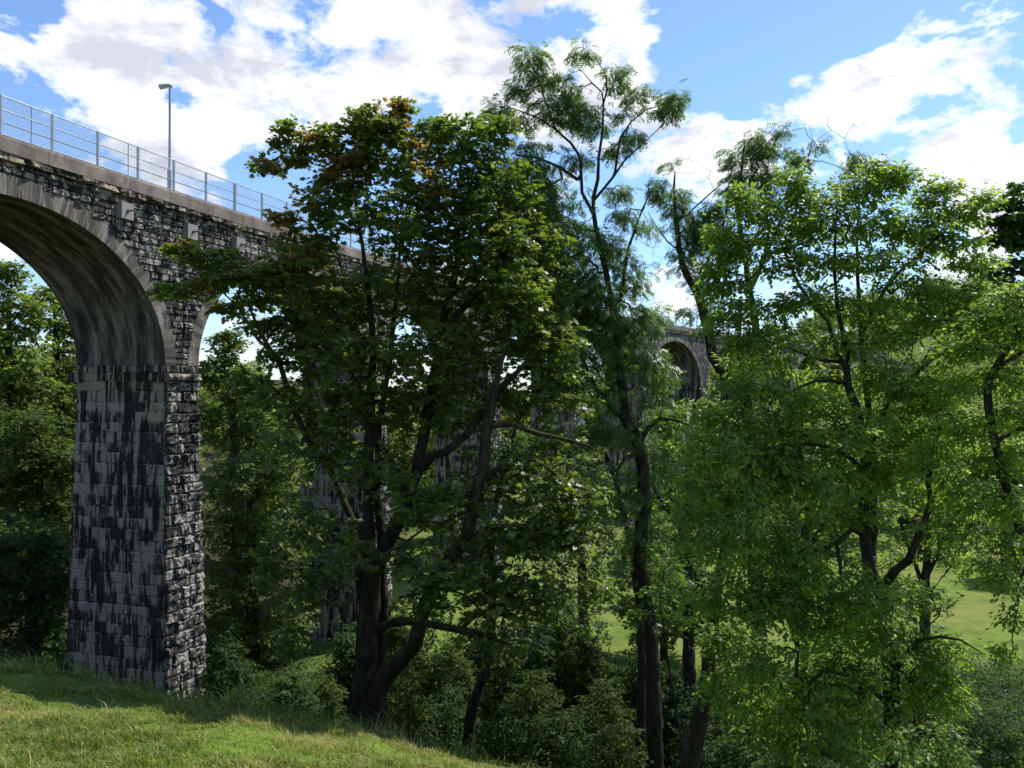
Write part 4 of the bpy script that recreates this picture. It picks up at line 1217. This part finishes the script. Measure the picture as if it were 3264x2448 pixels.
plant(121, 0.62, 'low leafy weed with two tall shoots growing against the foot of the near pier', 301, 14, 0.42, size=0.055, Yp=17.6, mat='shrub')
plant(136, 0.35, 'small leafy weed right beside the tall one at the pier foot', 302, 7, 0.3, size=0.05, Yp=17.7, mat='shrub')
plant(236, 0.55, 'single nettle shoot on the brow right of the near pier', 303, 2, 0.08, size=0.075)
plant(249, 0.3, 'short leafy weed next to the nettle shoot on the brow', 304, 4, 0.15, size=0.07)
plant(398, 0.12, 'bright dock seedling in the sunlit grass below the sycamore', 305, 4, 0.2, size=0.13, Yp=15.5)
plant(208, 0.25, 'small weed at the right corner of the near pier', 306, 4, 0.2, size=0.05)

# ------------------------------------------------------------------ grass
def build_grass():
    g = np.random.default_rng(77)
    n = 230000
    X = -15 + 19 * g.random(n); Yv = 8.5 + 11.0 * g.random(n) ** 0.9
    px = 512 + F * X / Yv
    ok = (px > -60) & (px < 640)
    X, Yv = X[ok], Yv[ok]
    cl = vnoise(X * 2.3, Yv * 2.3, 1); cl2 = vnoise(X * .6, Yv * .6, 2); cl3 = vnoise(X * 5.5, Yv * 5.5, 5)
    bare_ = smooth01((0.30 - vnoise(X * 1.3 + 9, Yv * 1.3 + 4, 15)) / 0.12)
    keep = g.random(len(X)) < (0.28 + 0.9 * cl) * (1 - 0.8 * bare_)
    X, Yv, cl, cl2, cl3 = X[keep], Yv[keep], cl[keep], cl2[keep], cl3[keep]
    n = len(X)
    Z = ground_z(X, Yv) - 0.01
    h = 0.03 + 0.30 * cl ** 1.6 * cl3 + 0.04 * g.random(n)
    edge = smooth01((Yv - 16.8) / 1.2)
    tall = g.random(n) < 0.005 + 0.12 * edge * (cl3 > .35)
    h = np.where(tall, h + 0.14 + 0.32 * g.random(n) * edge + 0.05, h)
    a = g.random(n) * 2 * math.pi
    lean = 0.25 + 0.9 * g.random(n)
    wind = np.array([-0.25, -0.1])
    dx = (np.cos(a) * lean + wind[0]) * h; dy = (np.sin(a) * lean + wind[1]) * h
    w = 0.0045 + 0.004 * g.random(n)
    b = g.random(n) * math.pi
    wx = np.cos(b) * w; wy = np.sin(b) * w
    base = np.stack([X, Yv, Z], -1)
    s = np.stack([wx, wy, 0 * wx], -1)
    mid = base + np.stack([dx * .35, dy * .35, h * .6], -1)
    tip = base + np.stack([dx, dy, h * (1 - 0.25 * lean / 1.15)], -1)
    v = np.stack([base - s, base + s, mid + s * .8, mid - s * .8, tip], 1).reshape(-1, 3)
    o = (np.arange(n) * 5)[:, None]
    q = np.array([[0, 1, 2, 3]]) + o; t = np.array([[3, 2, 4]]) + o
    dry = 0.6 * smooth01((vnoise(X * .9 + 3, Yv * .9, 8) - .6) / .2)
    tint = np.clip(0.18 + 0.42 * cl2 + 0.25 * (g.random(n) - .5) + 0.35 * dry, 0, 0.99)
    tint = np.where(g.random(n) < 0.10 + 0.2 * dry, 0.95, tint)
    o = np_mesh('grass', v, [q, t], M['blade'], tint=np.repeat(tint, 5))
    tag(o, 'short tufted sunlit grass with dry patches on the near slope', 'grass', kind='stuff')


build_grass()

def undergrowth():
    g = np.random.default_rng(55)
    n = 60000
    X = -32 + 66 * g.random(n); Yv = 18.9 + 26 * g.random(n) ** 1.2
    px = 512 + F * X / Yv
    d = vnoise(X * .7, Yv * .7, 21)
    ok = (px > -80) & (px < 1100) & (g.random(n) < 0.25 + d)
    for k in range(-1, 4):
        w0 = W(PIER0 + k * BAY + 1, WID / 2, 0)
        ok &= np.hypot(X - w0[0], Yv - w0[1]) > 2.9
    X, Yv, d = X[ok], Yv[ok], d[ok]; n = len(X)
    z = ground_z(X, Yv)
    h = 0.15 + 1.0 * d * g.random(n) * smooth01((Yv - 18.8) / 3)
    pos = np.stack([X, Yv, z + h], -1)
    fw = g.normal(size=(n, 3)); nr = np.array([0, 0, 1.0]) + (g.random((n, 3)) - .5) * 1.2
    v, f, t = place_leaves('spray', pos, fw, nr, 0.24 + 0.16 * g.random(n), 0.1 + 0.5 * vnoise(X * .5, Yv * .5, 31) + .2 * g.random(n))
    o = np_mesh('undergrowth', v, f, M['dark'], tint=t)
    tag(o, 'tangle of nettles, ivy and brambles covering the shaded river bank', 'undergrowth', kind='stuff')


undergrowth()

# far-off wood on the hills: one mass of crowns
def far_wood():
    g = np.random.default_rng(99)
    pos = []; nr = []; sz = []; ti = []
    cnt = 0
    for i in range(720):
        if i < 260:
            X = 40 + 230 * g.random(); Yv = 150 + 190 * g.random()
            if X > Yv * .75 + 20: continue
        elif i < 340:
            X = -30 - 90 * g.random(); Yv = 62 + 80 * g.random()
        elif i >= 430:
            Yv = 95 + 110 * g.random(); X = Yv * (0.36 + 0.38 * g.random())
        else:
            X = -60 + 140 * g.random(); Yv = 150 + 60 * g.random()
        # keep clear of the viaduct line
        w = W(np.arange(-20, 220, 4.0), 2, 0)
        d = np.min(np.hypot(w[:, 0] - X, w[:, 1] - Yv))
        if d < 13: continue
        z0 = float(ground_z(X, Yv)); H = 9 + 6 * g.random(); R_ = 3.2 + 2 * g.random()
        if 340 <= i < 430: H *= 0.75
        n = 420
        dd = g.normal(size=(n, 3)); dd /= np.linalg.norm(dd, axis=1)[:, None]
        lump = 0.75 + 0.35 * vnoise(dd[:, 0] * 3 + i, dd[:, 2] * 3 + dd[:, 1] * 2, i)
        pts = np.array([X, Yv, z0 + H * .58]) + dd * (lump * g.random(n) ** .18)[:, None] * [R_, R_, H * .45]
        pos.append(pts); nr.append(dd + [0, 0, .6]); sz.append(0.85 + 0.5 * g.random(n)); ti.append(np.full(n, g.random() * .7 + .1))
        cnt += 1
    pos = np.concatenate(pos); nr = np.concatenate(nr) + (g.random((len(pos), 3)) - .5); sz = np.concatenate(sz); ti = np.concatenate(ti)
    fw = g.normal(size=(len(pos), 3))
    v, f, t = place_leaves('spray', pos, fw, nr, sz, ti)
    o = np_mesh('far_wood', v, f, M['wood'], tint=t)
    tag(o, 'far wood covering the hillsides behind the viaduct', 'wood', kind='stuff')


far_wood()

# mid-distance trees (copies), each its own object
protos = []
def proto(seed, H, R_):
    g = np.random.default_rng(seed)
    sts = [np.array([[0, 0, -1, .3], [.1, 0, H * .3, .24], [0, .1, H * .6, .14], [.1, 0, H * .9, .04]], dtype=float)]
    n = 420
    d = g.normal(size=(n, 3)); d /= np.linalg.norm(d, axis=1)[:, None]
    lump = 0.7 + 0.45 * vnoise(d[:, 0] * 2.5 + seed, d[:, 2] * 2.5 + d[:, 1] * 2, seed)
    at_ = np.array([0, 0, H * .56]) + d * (lump * g.random(n) ** .3)[:, None] * [R_, R_, H * .45]
    return sts, at_


def copy_tree(o, loc, rz, sc, label):
    c = o.copy(); COL.objects.link(c)
    c.location = loc; c.rotation_euler = (0, 0, rz); c.scale = (sc, sc, sc)
    c['label'] = label
    for ch in list(o.children):
        d = ch.copy(); COL.objects.link(d); d.parent = c
    return c


mids = [
    (8, 47, 7, 'round meadow tree behind the ash trunk near the third pier'), (30, 92, 9, 'tree below the far arch where the viaduct turns'),
    (38, 100, 8, 'second tree below the far arch, to the right'), (46, 112, 9, 'tree at the foot of the far piers seen under the elm boughs'),
    (56, 125, 9, 'pale tree before the last arches'), (64, 134, 10, 'tree right of the last arches'), (27, 78, 6, 'low hawthorn in the meadow below the far arch'),
    (38, 66, 7, 'tree on the right rim of the meadow'), (46, 72, 10, 'taller tree on the right rim of the meadow'), (54, 80, 11, 'tree at the right edge above the meadow'),
    (34, 84, 8, 'tree in the hedge above the meadow'), (44, 90, 8, 'broad tree in the hedge above the meadow, right part'),
    (22, 104, 14, 'tree behind the far piers left of the far arch'), (10, 112, 17, 'tree far behind the middle piers'), (-2, 112, 16, 'tree far behind the sycamore trunks'), (-12, 98, 15, 'tree beyond the second pier'),
    (-20, 72, 11, 'tall tree beyond the second arch to the right'), (-32, 62, 11, 'tall tree beyond the first pier'), (-7, 84, 7, 'low tree beyond the third pier'),     (31, 128, 19, 'tree behind the far arch, filling its opening'), (44, 141, 19, 'tree behind the far viaduct right of the far arch'), (19, 120, 19, 'tree behind the far viaduct left of the far arch'), (57, 152, 18, 'dark tree above the last arches'),
    (60, 100, 12, 'tallest hedgerow tree at the right edge'),
]
first = None
for i, (X, Yv, H, lb) in enumerate(mids):
    if i < 3:
        sts, at_ = proto(500 + i, 9.0, 3.6)
        o = make_tree('hedgerow_tree', lb, 'tree', sts, at_, 'small', M['wood'], 0.30, 24, 0.9, 0.3, 0.3, seed=400 + i, twig_r=0.012, step=0.9, parent_loc=(0, 0, 0), group='hedgerow and meadow trees in the valley')
        protos.append(o)
        o.location = (X, Yv, float(ground_z(X, Yv)) - .2); o.scale = (H / 9,) * 3
    else:
        copy_tree(protos[i % 3], (X, Yv, float(ground_z(X, Yv)) - .2), i * 1.7, H / 9, lb)

# ------------------------------------------------------------------ light and sky
SUN_AZ = math.radians(54); SUN_EL = math.radians(55)
sd = bpy.data.lights.new('sun', 'SUN'); sd.energy = 4.6; sd.angle = math.radians(0.5); sd.color = (1.0, 0.95, 0.86)
so = bpy.data.objects.new('sun', sd); COL.objects.link(so)
dirv = Vector((math.sin(SUN_AZ) * math.cos(SUN_EL), math.cos(SUN_AZ) * math.cos(SUN_EL), math.sin(SUN_EL)))
so.rotation_euler = dirv.to_track_quat('Z', 'Y').to_euler()

w = bpy.data.worlds.new('World'); SC.world = w; w.use_nodes = True
nt = w.node_tree
bg = nt.nodes['Background']
sky = nt.nodes.new('ShaderNodeTexSky'); sky.sky_type = 'NISHITA'; sky.sun_disc = False
sky.sun_elevation = SUN_EL; sky.sun_rotation = SUN_AZ; sky.air_density = 1.0; sky.dust_density = 0.3; sky.ozone_density = 2.5
tc = nt.nodes.new('ShaderNodeTexCoord')
dvec = tc.outputs['Generated']
clouds = [  # px, py, radius px, weight
    (40, 75, 70, .5), (100, 95, 50, .4), (30, 120, 60, .4), (90, 140, 50, .35), (150, 150, 45, .35), (200, 165, 40, .25), (130, 15, 60, .4), (205, 18, 50, .35), (290, 40, 80, .45), (240, 85, 40, .3), (250, 125, 35, .3), (300, 95, 60, .35), (340, 80, 50, .35),
    (370, 30, 70, .4), (450, 20, 70, .4), (440, 60, 60, .35), (520, 50, 60, .4), (590, 30, 60, .5), (610, 80, 40, .35), (560, 90, 50, .35), (640, 130, 40, .35), (690, 120, 30, .3), (200, 130, 30, .25), (480, 100, 20, .2),
    (970, 20, 50, .45), (1010, 60, 50, .45), (930, 60, 40, .35), (880, 90, 50, .4), (960, 110, 70, .5), (870, 130, 60, .45), (800, 145, 45, .4), (740, 140, 40, .4), (700, 160, 40, .35), (960, 145, 60, .35), (650, 170, 40, .3), (768, 86, 14, .2), (800, 80, 10, .15), (825, 42, 8, .2), (1000, 215, 30, .4), (960, 285, 40, .3), (225, 330, 40, .5), (650, 60, 25, .2), (340, 0, 80, .2), (1040, 130, 60, .4),
    (185, 45, 28, -.45), (160, 75, 18, -.3), (15, 8, 40, -.35), (400, 105, 34, -.5), (425, 88, 24, -.4), (375, 60, 14, -.2), (300, 60, 12, -.25), (60, 15, 30, -.3), (345, 110, 20, -.25), (230, 45, 14, -.2), (165, 110, 26, -.4), (265, 170, 28, -.35), (700, 50, 65, -.6), (770, 40, 60, -.6), (850, 20, 50, -.45), (900, 185, 60, -.25), (700, 200, 60, -.15), (690, 85, 25, -.25), (820, 110, 20, -.1), (290, 70, 12, -.2), (225, 110, 14, -.2), (640, 230, 50, -.4), (350, 120, 20, -.1),
]
acc = None
for (px, py, r, wt) in clouds:
    d = P(px, py, 10.0); d = d / np.linalg.norm(d)
    vm = nt.nodes.new('ShaderNodeVectorMath'); vm.operation = 'DOT_PRODUCT'
    nt.links.new(dvec, vm.inputs[0]); vm.inputs[1].default_value = tuple(d)
    mr = nt.nodes.new('ShaderNodeMapRange'); mr.interpolation_type = 'SMOOTHSTEP'
    mr.inputs['From Min'].default_value = math.cos(1.35 * r / F); mr.inputs['From Max'].default_value = 1.0
    mr.inputs['To Min'].default_value = 0.0; mr.inputs['To Max'].default_value = wt
    nt.links.new(vm.outputs['Value'], mr.inputs['Value'])
    acc = mr.outputs[0] if acc is None else mathn(nt, 'ADD', acc, mr.outputs[0])
n1 = noise(nt, dvec, 7, 8, 0.62, (1, 1, 1.9), 0.25)
n2 = noise(nt, dvec, 8, 7, 0.62, (1, 1, 2.0), 0.3)
acc = mathn(nt, 'MINIMUM', acc, 0.40)
acc = mathn(nt, 'MAXIMUM', acc, -0.5)
cov = mathn(nt, 'ADD', mathn(nt, 'MULTIPLY', mathn(nt, 'SUBTRACT', n1, 0.52), 4.2), acc)
fac = ramp(nt, cov, [(0.10, 0.0), (0.26, 0.55), (0.46, 1.0)])
ccol = ramp(nt, mathn(nt, 'ADD', n2, mathn(nt, 'MULTIPLY', cov, -0.15)), [(0.30, (.56, .58, .66)), (0.40, (.80, .81, .86)), (0.55, (.98, .98, 1.0))])
ccol = mix(nt, ccol, (9.4, 9.4, 9.4), 1.0, 'MULTIPLY')
skyc = mix(nt, sky.outputs['Color'], (1.12, 1.28, 1.5), 1.0, 'MULTIPLY')
col = mix(nt, skyc, ccol, fac)
nt.links.new(col, bg.inputs['Color']); bg.inputs['Strength'].default_value = 0.1

SC.view_settings.view_transform = 'Standard'
SC.view_settings.look = 'None'
SC.view_settings.exposure = 0.45
SC.view_settings.gamma = 1.0
SC.view_settings.use_curve_mapping = False
SC.render.engine = 'CYCLES'
SC.cycles.max_bounces = 6
SC.cycles.diffuse_bounces = 3
SC.cycles.glossy_bounces = 2
SC.cycles.transmission_bounces = 3
SC.cycles.transparent_max_bounces = 4
SC.cycles.caustics_reflective = False
SC.cycles.caustics_refractive = False
